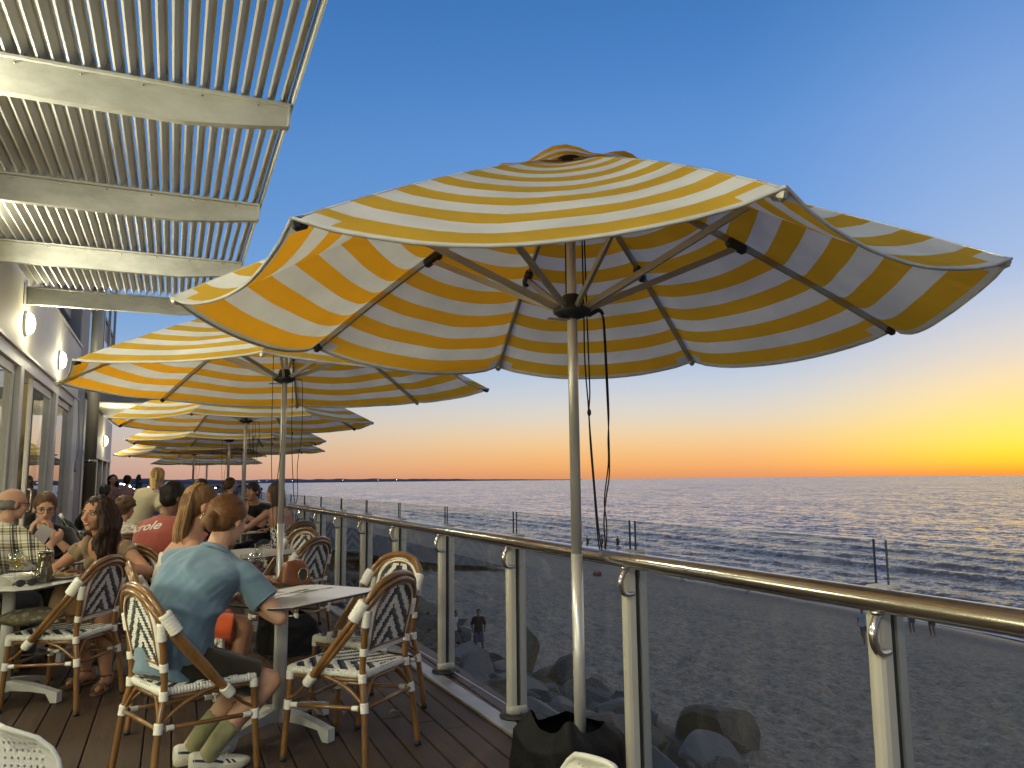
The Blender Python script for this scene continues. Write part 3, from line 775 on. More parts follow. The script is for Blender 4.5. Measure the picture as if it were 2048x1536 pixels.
# pendant lamps added in the lit room to brighten diners and umbrella undersides
def pendant(x, y, z, label, power):
    t = empty('added_pendant_lamp', (x, y, z))
    b = MB(); b.tube([(0, 0, .16), (0, 0, 2.955-z)], .006, 6); b.build('cable', M['dark_plastic'], t)
    b = MB(); b.lathe([(.03, .17), (.05, .15), (.14, .04), (.16, .0), (.155, .0), (.045, .145), (.028, .16)], 20); b.build('lamp_shade', M['dark_plastic'], t)
    b = MB(); b.ball((0, 0, .05), .06, 12, 8); b.build('bulb', M['lamp'], t)
    ld = bpy.data.lights.new('added_pendant_glow', 'POINT'); ld.energy = power; ld.color = (1, .88, .62); ld.shadow_soft_size = .3
    lo = bpy.data.objects.new('added_pendant_glow', ld); COL.objects.link(lo); lo.parent = t; lo.location = (0, 0, -.07)
    tag(t, label, 'pendant lamp', 'added fill lamps inside the restaurant')
for x, y, w, pw in ((-2.7, -.6, 'first', 240), (-2.7, 1.4, 'second', 240), (-2.7, 3.4, 'third', 240), (-2.7, 6.0, 'fourth', 150), (-3.4, 9.4, 'fifth', 40), (-3.6, 12.6, 'last', 40)): pendant(x, y, 1.5, 'dark shaded pendant lamp added as fill inside the restaurant, %s from the near end' % w, pw)

def column():
    t = tag(empty('steel_column', (-1.33, 15.2, 0)), 'tall round steel column standing by the cream wall', 'column')
    b = MB(); b.tube([(0, 0, .01), (0, 0, 7.4)], .095, 24); b.build('shaft', mat('column_steel', (.26, .245, .20), .38, .55, vary=(.20, .19, .15), vscale=3, stretch=(1, 1, .3)), t)
    b = MB(); b.lathe([(.10, 0), (.10, .05), (.097, .055)], 24, c=(0, 0, 1.72)); b.build('collar', M['steel'], t)
    b = MB(); b.lathe([(.15, .0), (.15, .015), (0, .016)], 24); b.build('base_plate', M['steel'], t)
column()
def speaker():
    t = tag(empty('wall_speaker', (-1.62, 16.9, 3.72)), 'white speaker on a bracket at the top corner of the cream wall', 'speaker')
    b = MB(); b.tube([(-.12, 0, -.05), (0, 0, -.02), (.06, 0, .02)], .03, 8); b.build('bracket', M['white_plastic'], t)
    b = MB(); b.box((.2, -.08, .06), (.30, .26, .20), rot=Matrix.Rotation(.5, 3, 'Y') @ Matrix.Rotation(.3, 3, 'Z'), bev=.03); b.build('housing', M['white_plastic'], t)
    b = MB(); b.tube(catmull([(-.10, -.02, -.1), (-.11, 0, -.8), (-.06, 0, -1.6), (-.11, 0, -2.0)], 5), .012, 6); b.tube([(-.11, 0, -2.0), (-.11, 0, -2.13)], .035, 8); b.build('cable', M['facade'], t)
speaker()

# ------------------------------------------------------------------ pergola
def build_pergola():
    t = tag(empty('pergola', (-.58, 7, 3.7)), 'pale louvred pergola projecting from the building over the deck', 'pergola')
    BY = [1.05, 3.0, 4.92, 6.87, 8.82, 10.88]; XE = .60; ZB = 3.56
    for i, y in enumerate(BY):
        b = MB()
        # web with a raked nose, and a flat top flange
        poly = [(WX, ZB), (XE-.62, ZB), (XE-.30, ZB+.035), (XE-.012, ZB+.075), (XE-.012, ZB+.20), (WX, ZB+.20)]
        vs = [(x, y-.03, z) for x, z in poly]+[(x, y+.03, z) for x, z in poly]; n = len(poly)
        b.add(vs, [tuple(range(n)), tuple(reversed(range(n, 2*n)))]+[(k, n+k, n+(k+1) % n, (k+1) % n) for k in range(n)], 0, True)
        b.box(((WX+XE)/2, y, ZB+.210), (XE-WX, .115, .016)); b.box((XE-.008, y, ZB+.140), (.012, .11, .125))
        bo = b.build('beam', M['beam'], t); bo.location = (.58, -7, -3.7)
        bm = MB()
        for k in range(7): bm.ball((XE-.2-k*.33, y-.034, ZB+.182), (.008, .004, .008), 6, 4)
        bm.build('bolt', M['steel'], bo)
        wr = MB(); wr.bar((WX+.001, y-.07, ZB-.03), (WX+.001, y-.07, ZB+.23), .02, .2, up=(0, 1, 0)); wr.build('wall_plate', M['beam'], bo)
    xs = []; x = XE-.045
    while x > WX+.05: xs.append(x); x -= .0795
    lean = R(25); meshes = {}
    for a, b in zip(BY, BY[1:]):
        ln = round(b-a-.012, 3)
        if ln not in meshes:
            mm = MB(); w, th = .082, .012
            prof = [(-th/2, -w/2), (th/2, -w/2+.004), (th/2, w/2-.010), (th/2+.016, w/2-.008), (th/2+.016, w/2), (-th/2, w/2)]
            poly = [(p*cos(lean)+q*sin(lean), -p*sin(lean)+q*cos(lean)) for p, q in prof]
            n = len(poly); vs = [(p, -ln/2, q) for p, q in poly]+[(p, ln/2, q) for p, q in poly]
            mm.add(vs, [tuple(range(n)), tuple(reversed(range(n, 2*n)))]+[(k, n+k, n+(k+1) % n, (k+1) % n) for k in range(n)], 0, True)
            meshes[ln] = mm.mesh('louvre', M['louvre'])
        for x in xs:
            o = obj('louvre', meshes[ln], t); o.location = (x+.58, (a+b)/2-7, ZB+.27-3.7); o.rotation_euler = (0, rnd.uniform(-.02, .02), 0)
    b = MB(); b.bar((XE+.012, BY[0], ZB+.27), (XE+.012, BY[-1], ZB+.27), .014, .11); b.build('edge_trim', M['louvre'], t).location = (.58, -7, -3.7)
    b = MB(); b.bar((-.87, 3.0, ZB+.42), (-.87, 8.8, ZB+.42), .06, .05); b.build('hanger_tube', M['white_plastic'], t).location = (.58, -7, -3.7)
build_pergola()
# ------------------------------------------------------------------ striped umbrellas
M['stripe_y'] = fabric('yellow_stripe_canvas', (.66, .415, .055), .36, through=(.82, .37, .018))
M['stripe_w'] = fabric('white_stripe_canvas', (.80, .78, .72), .34)
M['hem'] = fabric('canvas_hem', (.62, .61, .56), .22)
M['rib'] = mat('champagne_aluminium', (.42, .40, .35), .38, .6)
M['pole'] = mat('satin_pole', (.66, .65, .60), .32, .45, vary=(.60, .59, .54), vscale=2)
M['cord'] = mat('black_cord', (.012, .011, .011), .8)
NB = 17
def umbrella(loc, phi, label, rim=2.115, hub=2.165, crown=2.90, Rr=1.75, corners=None, sag=.035, scal=.025, seed=1, cords=((.05, -.03, 1.0), (.12, -.04, 1.05)), cloth_n=3, long_cord=None):
    t = tag(empty('umbrella', (loc[0], loc[1], 0)), label, 'umbrella', 'striped umbrellas standing in a row along the deck')
    C = [V((Rr*cos(phi+k*pi/4), Rr*sin(phi+k*pi/4), rim)) for k in range(8)]
    if corners: C = [V((x-loc[0], y-loc[1], z)) for x, y, z in corners]
    A = V((0, 0, crown))
    def surf(k, s, u):
        a, b = C[k], C[(k+1) % 8]; P = a.lerp(b, u); q = 4*u*(1-u)
        p = A+(P-A)*s
        p.z -= sag*q**.8*s**1.6; h = V((P.x, P.y, 0)).normalized()
        p -= h*(scal*q*s**2)
        p.z += .035*4*s*(1-s)*(1-.6*q)
        w = noise.noise(V((p.x*2.1+seed*7, p.y*2.1, k*3.)))*.021 + noise.noise(V((p.x*6, p.y*6+seed*3, k*5.)))*.006
        e = min(1, 6*u*(1-u))*min(1, 4*(1-s)+.35)
        p.z += w*e*s
        return p
    # canopy: rows line up with the printed bands
    s0 = .13; rows = []
    bands = [1.0, .988]
    while bands[-1] > s0+.02: bands.append(max(s0, bands[-1]-(1-.012)/NB))
    m = MB(); nu = 5*cloth_n if cloth_n > 1 else 6
    rowlist = []
    for bi in range(len(bands)-1):
        sub = 2 if (cloth_n > 2 and bi) else 1
        for j in range(sub):
            rowlist.append((bands[bi]+(bands[bi+1]-bands[bi])*j/sub, 2 if bi == 0 else (bi % 2)))
    ss = [r[0] for r in rowlist]+[bands[-1]]
    for k in range(8):
        o = len(m.v)
        for s in ss:
            for j in range(nu+1): m.v.append(tuple(surf(k, s, j/nu)))
        for i in range(len(ss)-1):
            for j in range(nu): a = o+i*(nu+1)+j; m.f.append((a, a+1, a+nu+2, a+nu+1)); m.m.append(2 if (seed == 1 and ss[i] > .972 and j in (0, nu-1)) else rowlist[i][1])
    m.build('canopy', [M['stripe_w'], M['stripe_y'], M['hem']], t)
    m = MB()
    for k in range(8): m.tube([surf(k, 1.002, j/12) for j in range(13)], .0065, 5, caps=False)
    m.build('hem', M['hem'], t)
    # vent cap on top, its edge fluttering
    m = MB()
    def cap(u, v):
        a = u*2*pi; s = v; oct_ = 1-.04*(1-cos(8*(a-phi)))/2
        r = .43*s*oct_; fl = (abs(sin(4*(a-phi)))**1.4)*(.058 if seed == 1 else .03)*s**3+.010*sin(3*a+seed)*s**2
        return (r*cos(a), r*sin(a), crown+.022-.20*s+fl)
    m.grid(48, 8, cap, mf=lambda i, j: 0 if j in (2, 3, 6) else 1); m.build('vent_cap', [M['stripe_w'], M['stripe_y']], t)
    # pole, hub and crown
    m = MB(); m.tube([(0, 0, .02), (0, 0, 1.02)], .0265, 18); m.tube([(0, 0, 1.02), (0, 0, crown-.02)], .0240, 18); p = m.build('pole', M['pole'], t)
    m = MB(); m.ball((.026, 0, 1.07), .006, 6, 4); m.ball((.024, 0, .80), .005, 6, 4); m.ball((.024, 0, .70), .005, 6, 4); m.build('bolt', M['black_rubber'], p)
    m = MB(); m.lathe([(.03, -.05), (.06, -.04), (.088, -.022), (.092, -.005), (.07, .005), (.052, .03), (.042, .065), (.028, .07)], 22, c=(0, 0, hub)); hb = m.build('hub', M['dark_plastic'], t)
    m = MB(); m.box((-.07, 0, hub-.055), (.11, .03, .006)); m.build('hub_pin', M['steel'], hb)
    m = MB(); m.lathe([(.02, -.05), (.075, -.045), (.08, -.01), (.05, .02), (.0, .05)], 18, c=(0, 0, crown-.02)); m.build('crown_cap', M['dark_plastic'], t)
    for k in range(8):
        c = C[k]; d = V((c.x, c.y, 0)).normalized(); f = .50
        rp = lambda s: surf(k, s, 0)-V((0, 0, .020))
        m = MB()
        pts = [rp(s) for s in (.05, .3, .5, .75, .985)]
        for a, b in zip(pts, pts[1:]): m.bar(a, b+(b-a).normalized()*.002, .017, .032)
        rb = m.build('rib', M['rib'], t)
        j = rp(f)-V((0, 0, .014)); tn = (rp(f+.05)-rp(f)).normalized()
        m = MB(); rot = Matrix((tn, V((0, 0, 1)).cross(tn).normalized(), tn.cross(V((0, 0, 1)).cross(tn)).normalized())).transposed()
        m.box(j, (.115, .042, .055), rot=rot, bev=.014); m.build('joint', M['dark_plastic'], rb)
        m = MB(); m.box(rp(.985)-V((0, 0, .003)), (.06, .034, .040), rot=rot, bev=.012); m.build('rib_tip', M['dark_plastic'] if k % 3 == 0 else M['rib'], rb)
        m = MB(); m.bar(V((d.x*.065, d.y*.065, hub-.004)), j-V((0, 0, .012)), .016, .030); m.build('strut', M['rib'], t)
    # pull cords
    for (dx, dy, ln) in cords:
        m = MB(); q = random.Random(seed*10+int(ln*100))
        pts = [(dx, dy, hub+.6), (dx, dy, hub), (dx+.005, dy, hub-ln*.5), (dx+.03, dy-.01, hub-ln*.92), (dx+.045, dy-.02, hub-ln), (dx+.06, dy-.02, hub-ln*.93), (dx+.055, dy-.01, hub-ln*.7), (dx+.085, dy, hub-ln*.45), (dx+.08, dy, hub-.06), (dx+.045, dy, hub-.02), (dx, dy+.01, hub-.03)]
        m.tube(catmull(pts, 5), .0032, 6); m.ball((dx+.008, dy, hub-ln*.45), (.008, .008, .014), 8, 6); m.build('pull_cord', M['cord'], t)
    if long_cord:
        r = V((cos(R(-24)), sin(R(-24)), 0))
        def L(a): return catmull([r*x+V((0, 0, hub+z)) for x, z in a], 6)
        m = MB()
        m.tube(L([(.055, .60), (.056, .0), (.056, -.25), (.068, -.47), (.074, -.66), (.084, -.83), (.096, -1.04), (.108, -1.14), (.122, -1.16), (.130, -1.10), (.128, -.99), (.142, -.88), (.158, -.78), (.160, -.60), (.156, -.40), (.150, -.16), (.146, -.05), (.13, -.012), (.10, -.02), (.07, -.04)]), .0034, 6)
        m.tube(L([(.064, .60), (.070, .0), (.074, -.22), (.076, -.40), (.070, -.50), (.078, -.66), (.090, -.86), (.102, -1.03), (.114, -1.12), (.121, -1.145), (.137, -1.09), (.139, -1.0), (.132, -.90), (.154, -.74), (.156, -.62), (.163, -.50), (.160, -.30), (.154, -.10), (.148, -.04), (.12, -.004), (.09, -.03)]), .0034, 6)
        m.ball(r*.071+V((0, 0, hub-.495)), (.010, .010, .018), 8, 6)
        m.tube(L([(.08, -.035), (.10, -.02), (.13, -.008), (.148, -.03)]), [.008, .011, .010, .007], 8)
        m.tube(L([(-.025, .60), (-.026, .03)]), .0032, 6)
        m.build('pull_cord', M['cord'], t)
    return t
U1C = 'large yellow and white striped umbrella nearest to the camera, spread over the whole right half'
umbrella((1.707, 3.17), -2.551, U1C, rim=2.115, hub=2.164, crown=2.915, seed=1, sag=.10, scal=.04, cords=(), cloth_n=3, long_cord=True,
         corners=[(.278, 2.150, 2.095), (1.400, 1.445, 2.095), (2.66, 1.70, 2.115), (3.39, 2.79, 2.115), (3.06, 4.05, 2.115), (1.96, 4.70, 2.115), (.70, 4.35, 2.115), (-.035, 3.36, 2.115)])
umbrella((.829, 6.667), 3.725-2*pi, 'second striped umbrella, reaching over the dining tables behind the big one', rim=2.168, hub=2.236, crown=2.93, seed=2, cords=((-.10, -.05, 1.25), (.06, -.05, 1.05)), cloth_n=2)
umbrella((.882, 11.08), 29.419-8*pi, 'third striped umbrella in the row, cords bundled on its pole', rim=2.158, hub=2.209, crown=2.92, seed=3, cords=((.04, -.04, .45), (.09, -.04, .55)), cloth_n=1)
umbrella((.90, 14.73), .35, 'fourth striped umbrella, its pole just left of the third', rim=2.09, hub=2.13, crown=2.85, seed=4, cords=((-.12, -.04, .9),), cloth_n=1)
umbrella((1.42, 18.1), .62, 'striped umbrella far down the row with its rim tip nearest the sea', rim=2.06, hub=2.11, crown=2.75, seed=5, cords=((-.05, -.04, .7),), cloth_n=1)
umbrella((.44, 20.14), .2, 'small far striped umbrella whose left tip is nearest the wall', rim=2.03, hub=2.07, crown=2.72, seed=6, cords=((.05, -.04, .8),), cloth_n=1)
umbrella((1.0, 27.15), .5, 'farthest and lowest looking striped umbrella, under all the others', rim=2.0, hub=2.05, crown=2.70, seed=7, cords=((-.05, -.04, .9),), cloth_n=1)

# weighted black base bags tied round the poles
M['bag'] = mat('black_bag_cloth', (.006, .006, .006), .7, spec=.25, bump=(22, .7, .012), vary=(.003, .003, .003), vscale=6)
def base_bag(loc, rz, label, s=1.):
    t = tag(empty('umbrella_base_bag', (*loc, 0), rz), label, 'base bag')
    m = MB()
    def f(u, v):
        a = u*2*pi; sq = max(abs(cos(a)), abs(sin(a)))**.55
        zz = .03+.26*v; r = (.25/sq)*(1-.10*v-.0*v*v)
        if v > .86: r *= 1-(v-.86)*2.2; zz = .03+.26*.86+(v-.86)*.5
        pk = (.5+.5*cos(4*a+pi))**3*(.075 if cos(a) < 0 else .015)*max(0, v-.55)/.45
        w = noise.noise(V((cos(a)*2.2, sin(a)*2.2, v*3)))*.014
        return ((r+w)*cos(a)*s, (r+w)*sin(a)*s, (zz+pk)*s)
    m.grid(64, 22, f); o = m.build('sack', M['bag'], t)
    m = MB(); m.box((0, 0, .016), (.46*s, .46*s, .028), bev=.006); m.build('base_slab', M['black_rubber'], t)
base_bag((1.64, 3.16), .35, 'black cloth weight bag around the foot of the nearest umbrella pole', .88)
base_bag((.90, 6.62), .2, 'black cloth weight bag under the second umbrella, seen behind the white table leg', .92)

# ------------------------------------------------------------------ rattan bistro chair
M['bamboo'] = mat('lacquered_bamboo', (.235, .118, .036), .28, coat=.3, vary=(.125, .058, .018), vscale=9, stretch=(1, 1, .35))
M['bind'] = mat('white_binding', (.72, .70, .62), .5, bump=(150, .5, .004))
M['weave_w'] = mat('white_weave', (.66, .65, .58), .45, bump=(120, .2, .002))
M['weave_n'] = mat('navy_weave', (.012, .016, .030), .4)
def woven(m, rows_y, half_w, to3d, nrm, period, slope, row_h, phase=0.):
    """Horizontal flat strands, coloured by a stepped chevron; each run is a raised strip."""
    for r, y in enumerate(rows_y):
        hw = half_w(y)
        if hw < .01: continue
        n = max(2, int(2*hw/.0135)); xs = [-hw+2*hw*i/n for i in range(n+1)]
        runs = []
        for i in range(n):
            xc = (xs[i]+xs[i+1])/2; c = int(((abs(xc)*slope+y+phase) / period*2) % 2)
            if runs and runs[-1][2] == c: runs[-1][1] = xs[i+1]
            else: runs.append([xs[i], xs[i+1], c])
        for a, b, c in runs:
            vs = []
            for x in (a+.0006, a+.0035, b-.0035, b-.0006):
                e = 0 if x in (a+.0006, b-.0006) else 1
                for k, (dy, h) in enumerate(((-.48, 0), (-.22, 1), (.22, 1), (.48, 0))):
                    p = to3d(x, y+dy*row_h); vs.append(p+nrm*(.0006+.0030*h*e+.0008*e))
            fs = [(i*4+k, i*4+k+1, i*4+4+k+1, i*4+4+k) for i in range(3) for k in range(3)]
            m.add(vs, fs, c)
def make_chair(label, group='rattan bistro chairs around the tables'):
    t = tag(empty('bistro_chair'), label, 'chair', group)
    bam = M['bamboo']; bnd = M['bind']
    def tube(nm, pts, r, seg=10, n=6, mt=bam, par=t, **k):
        m = MB(); m.tube(catmull(pts, n), r, seg, **k); return m.build(nm, mt, par)
    def binding(p, q, r, turns=4):
        p, q = V(p), V(q); m = MB(); n = turns*3
        pts = [p.lerp(q, i/n) for i in range(n+1)]; rr = [r*(1.06 if i % 3 == 1 else .98) for i in range(n+1)]
        m.tube(pts, rr, 12); return m.build('binding', bnd, t)
    for sx in (-1, 1):
        BL = [(sx*.238, -.262, .008), (sx*.212, -.232, .29), (sx*.195, -.207, .43), (sx*.198, -.216, .58), (sx*.212, -.236, .735)]
        l = tube('leg', BL, .0155); m = MB(); m.lathe([(.017, 0), (.017, .02), (0, .021)], 10, c=(sx*.238, -.262, 0)); m.build('foot_cap', M['black_rubber'], l)
        FL = [(sx*.215, .238, .008), (sx*.207, .222, .25), (sx*.203, .212, .425)]
        l = tube('leg', FL, .0155); m = MB(); m.lathe([(.017, 0), (.017, .02), (0, .021)], 10, c=(sx*.215, .238, 0)); m.build('foot_cap', M['black_rubber'], l)
        binding((sx*.213, -.234, .272), (sx*.209, -.229, .318), .0195); binding((sx*.1965, -.209, .405), (sx*.196, -.209, .445), .0195)
        binding((sx*.1965, -.211, .53), (sx*.198, -.215, .565), .0185)
        binding((sx*.2075, .224, .245), (sx*.206, .221, .29), .0195); binding((sx*.204, .213, .39), (sx*.203, .212, .43), .0205)
        # wrap joining the arch to the top of the back leg
        a, b = V((sx*.235, -.178, .700)), V((sx*.222, -.232, .785))
        binding(a, b, .0305, 6); binding((sx*.205, -.228, .665), (sx*.214, -.240, .745), .0200, 5)
        binding((sx*.240, .048, .425), (sx*.238, .085, .385), .0255, 4)
        # side stretcher and its curved braces
        tube('stretcher', [(sx*.212, -.232, .292), (sx*.207, .222, .268)], .0100, 8, 2)
        binding((sx*.2115, -.20, .290), (sx*.211, -.165, .2885), .0125, 3); binding((sx*.2085, .16, .2715), (sx*.208, .20, .269), .0125, 3)
        tube('brace', [(sx*.209, -.215, .315), (sx*.206, -.13, .375), (sx*.203, -.02, .415), (sx*.20, .06, .425)], .0085, 8)
        tube('brace', [(sx*.205, .21, .30), (sx*.215, .15, .335), (sx*.235, .10, .375)], .0085, 8)
        tube('brace', [(sx*.200, -.226, .31), (sx*.13, -.212, .395), (sx*.06, -.206, .428)], .0085, 8)
    tube('stretcher', [(-.207, .222, .268), (.207, .222, .268)], .0100, 8, 2); tube('stretcher', [(-.212, -.232, .292), (.212, -.232, .292)], .0100, 8, 2)
    # double arch: from the seat sides up round the back
    for (dz, dy, w) in ((0, 0, 1.), (-.027, -.006, .955)):
        pts = [(-.241*w-.0, .082-dz*.3, .388+dz*.2), (-.242*w, -.05, .548+dz), (-.234*w, -.178+dy, .702+dz), (-.212*w, -.243+dy, .795+dz), (-.150*w, -.272+dy, .862+dz), (-.075*w, -.284+dy, .889+dz), (0, -.288+dy, .897+dz)]
        full = pts+[(-x, y, z) for x, y, z in reversed(pts[:-1])]
        tube('arch', full, .0160, 12, 6)
    # back panel
    def P(x, h): return V((x, -.214-.072*h/.32, .555+h))
    nr = V((0, -1, -.225)).normalized()
    top = .292
    def hw(h): return .148+.012*h/.15 if h < .15 else .160*sqrt(max(0, 1-((h-.15)/(top-.15))**2.3))
    rows = [.008+.0112*i for i in range(26)]
    m = MB(); woven(m, [y for y in rows if y < top-.004], hw, P, nr, .104, 1.15, .0112, .02)
    woven(m, [y for y in rows if y < top-.004], hw, P, -nr, .104, 1.15, .0112, .02)
    m.build('back_weave', [M['weave_w'], M['weave_n']], t)
    ring = [P(x, h) for x, h in [(-.148, -.004), (-.152, .06), (-.160, .15)]]+[P(-.160*cos(a)**.87 if cos(a) > 0 else 0, .15+(top-.15)*sin(a)**.9) for a in [pi/2*i/8 for i in range(1, 9)]]
    ring = ring+[V((-p.x, p.y, p.z)) for p in reversed(ring[:-1])]
    m = MB()
    for off, d in ((.010, 0), (.017, .004), (.0235, 0)):
        c = P(0, .14); pts = [p+V((p.x/(.16), 0, (p.z-c.z)/.15 if p.z > c.z else -.0)).normalized()*off+nr*d for p in ring]
        m.tube(pts, .0046, 7)
    for k in range(3): m.tube([P(-.160, -.006-.0085*k), P(.160, -.006-.0085*k)], .0046, 7)
    m.build('back_border', bnd, t)
    m = MB(); m.tube([p+nr*.004 for p in ring], .0062, 7); m.tube([P(-.148, .0035)+nr*.004, P(.148, .0035)+nr*.004], .0062, 7); m.build('back_frame', bam, t)
    # seat
    def sw(y): return .172+.034*(y+.2)/.42
    m = MB()
    def seat(u, v):
        y = -.205+.43*v; c = min(1, min(v, 1-v)/.10); c = sqrt(max(0, 1-(1-c)**2)); w = sw(y)*(.86+.14*c)+.004
        x = (u*2-1)*w; e = abs(u*2-1); return (x, y, .447-.010*(1-(1-min(1, (1-e)/.12))**2 < .5)*0 + .006*sqrt(max(0, 1-e**8)) - .010*(1-abs(v*2-1))*(1-e))
    m.grid(20, 20, seat, 0); m.build('seat_base', M['weave_w'], t)
    m = MB(); woven(m, [-.195+.0112*i for i in range(37)], lambda y: sw(y)*(.86+.14*sqrt(max(0, 1-(1-min(1, min((y+.205)/.043, (.225-y)/.043)))**2))), lambda x, y: V((x, y, .4535-.010*(1-(abs(y-.01)/.215)**2)*(1-(abs(x)/.21)**2))), V((0, 0, 1)), .088, .9, .0112)
    m.build('seat_weave', [M['weave_w'], M['weave_n']], t)
    edge = []
    for i in range(61):
        s = i/60*4; k = int(min(s, 3.999)); f = s-k
        if k == 0: p = (-sw(-.2)+f*2*sw(-.2), -.205)
        elif k == 1: p = (sw(-.2)+(sw(.225)-sw(-.2))*f, -.205+.43*f)
        elif k == 2: p = (sw(.225)-2*sw(.225)*f, .225)
        else: p = (-sw(.225)+(sw(.225)-sw(-.2))*f, .225-.43*f)
        x, y = p; cx = abs(x)/sw(y) ; edge.append(V((x*(1.0 if abs(y-.01) < .19 else .965), y*(1 if cx < .9 else .97), .436)))
    # rolled edge made of slanted wraps, with a navy diamond run
    m = MB()
    for i in range(60):
        a, b = edge[i], edge[i+1]; d = (b-a)
        if d.length < 1e-4: continue
        for j in range(2):
            p = a.lerp(b, j/2); q = a.lerp(b, (j+1)/2); navy = (4 < (i % 15) < 11) and ((i*2+j) % 2 == 0)
            m.tube([p, q], [.0192, .0192], 9, 0 if not navy else 0, sx=1.0)
            if navy: m.tube([p.lerp(q, .1)+V((0, 0, 0)), p.lerp(q, .9)], [.0205, .0205], 4, 1)
    m.build('seat_edge', [M['weave_w'], M['weave_n']], t)
    m = MB(); m.tube([V((p.x*.985, p.y*.985, .408)) for p in edge[::3]][:-1], .0125, 8, closed=True); m.build('seat_frame', bam, t)
    return t
CHAIRS = [  # x, y, heading, label
    (.121, 4.127, 22, 'rattan chair with navy chevron back that the man in the blue shirt sits on'),
    (.869, 4.074, 133, 'empty rattan chair drawn up at the near right side of the front white table'),
    (1.102, 4.744, 208, 'empty rattan chair beside the glass railing, facing the front table'),
    (-.590, 5.732, 152, 'rattan chair at the left table with its back to the camera, before the brown dress'),
    (.07, 5.14, 4, 'rattan chair that the long haired woman with the hoop earring sits on'),
    (-.42, 6.50, 238, 'rattan chair that the woman in the brown dress sits on'),
    (.93, 6.80, 135, 'rattan chair with its back to the camera right of the second umbrella pole'),
    (1.00, 7.78, 214, 'rattan chair facing the camera across the second table by the rail'),
    (-.05, 6.75, 48, 'rattan chair that the man in the red shirt sits on'),
    (-.48, 8.25, 118, 'rattan chair of the woman in the floral blouse'),
    (1.28, 9.60, 120, 'rattan chair of the woman in the patterned halter dress'),
    (-1.28, 6.62, 62, 'rattan chair that the man in the plaid shirt sits on'),
    (-.96, 7.80, 262, 'rattan chair of the woman resting her face on her hands'),
    (1.10, 11.0, 250, 'rattan chair of the man in black gesturing with his hand'),
    (.90, 14.6, 100, 'rattan chair of the woman in the black sleeveless dress'),
]
def build_chairs():
    first = make_chair(CHAIRS[0][3])
    for i, (x, y, h, lab) in enumerate(CHAIRS):
        o = first if i == 0 else copy_tree(first)
        o['label'] = lab; o.location = (x, y, 0); o.rotation_euler = (0, 0, R(h-90))
build_chairs()

# ------------------------------------------------------------------ tables
M['table'] = mat('white_table_laminate', (.62, .61, .56), .22, vary=(.56, .55, .50), vscale=3)
M['table_edge'] = mat('black_laminate_core', (.02, .02, .02), .4)
M['table_leg'] = mat('white_table_leg', (.52, .52, .49), .4, vary=(.44, .44, .41), vscale=4)
def make_table(label, s=.78, h=.74):
    t = tag(empty('cafe_table'), label, 'table', 'white cafe tables with chamfered corners')
    c = .07; p = s/2
    poly = [(-p+c, -p), (p-c, -p), (p, -p+c), (p, p-c), (p-c, p), (-p+c, p), (-p, p-c), (-p, -p+c)]
    m = MB(); m.prism(poly, h-.003, h, 0); m.build('table_top', M['table'], t)
    m = MB(); m.prism([(x*.999, y*.999) for x, y in poly], h-.0135, h-.0035, 0); m.build('edge_band', M['table_edge'], t)
    m = MB()
    m.tube([(0, 0, .07), (0, 0, h-.03)], .036, 20); m.box((0, 0, h-.022), (.34, .34, .016), bev=.004); m.build('column', M['table_leg'], t)
    for k in range(4):
        a = k*pi/2+pi/4*0+.0; d = V((cos(a), sin(a), 0)); n = V((-sin(a), cos(a), 0)); m = MB()
        prof = [(.0, .055, .125), (.06, .075, .135), (.20, .072, .112), (.30, .060, .090), (.335, .005, .078), (.375, .005, .070)]
        vs = []
        for r, z0, z1 in prof:
            for w, z in ((-.026, z0), (.026, z0), (.026, z1), (-.026, z1)): vs.append(d*r+n*w+V((0, 0, z)))
        fs = [(3, 2, 1, 0), tuple(range(20, 24))]
        for i in range(5):
            for j in range(4): l = (j+1) % 4; fs.append((i*4+j, i*4+l, i*4+4+l, i*4+4+j))
        m.add(vs, fs, 0, True); m.build('foot', M['table_leg'], t)
    return t
TABLES = [(.585, 4.56, 38, 'white cafe table in front, with a leather bag and menus on it'),
          (-.93, 5.93, 62, 'white cafe table at the left edge laden with glasses and plates'),
          (.66, 7.32, 38, 'white cafe table behind the front one, beside the second umbrella pole'),
          (-1.06, 7.18, 64, 'white cafe table between the plaid shirt and the woman with glasses'),
          (.62, 10.35, 40, 'white cafe table between the man in black and the halter dress'),
          (-.18, 9.75, 60, 'white cafe table the waitress is leaning over'),
          (-.35, 12.6, 50, 'white cafe table with condiments behind the waitress'),
          (.45, 15.2, 45, 'far white cafe table near the woman in the black dress')]
def build_tables():
    first = make_table(TABLES[0][3])
    for i, (x, y, h, lab) in enumerate(TABLES):
        o = first if i == 0 else copy_tree(first)
        o['label'] = lab; o.location = (x, y, 0); o.rotation_euler = (0, 0, R(h))
build_tables()
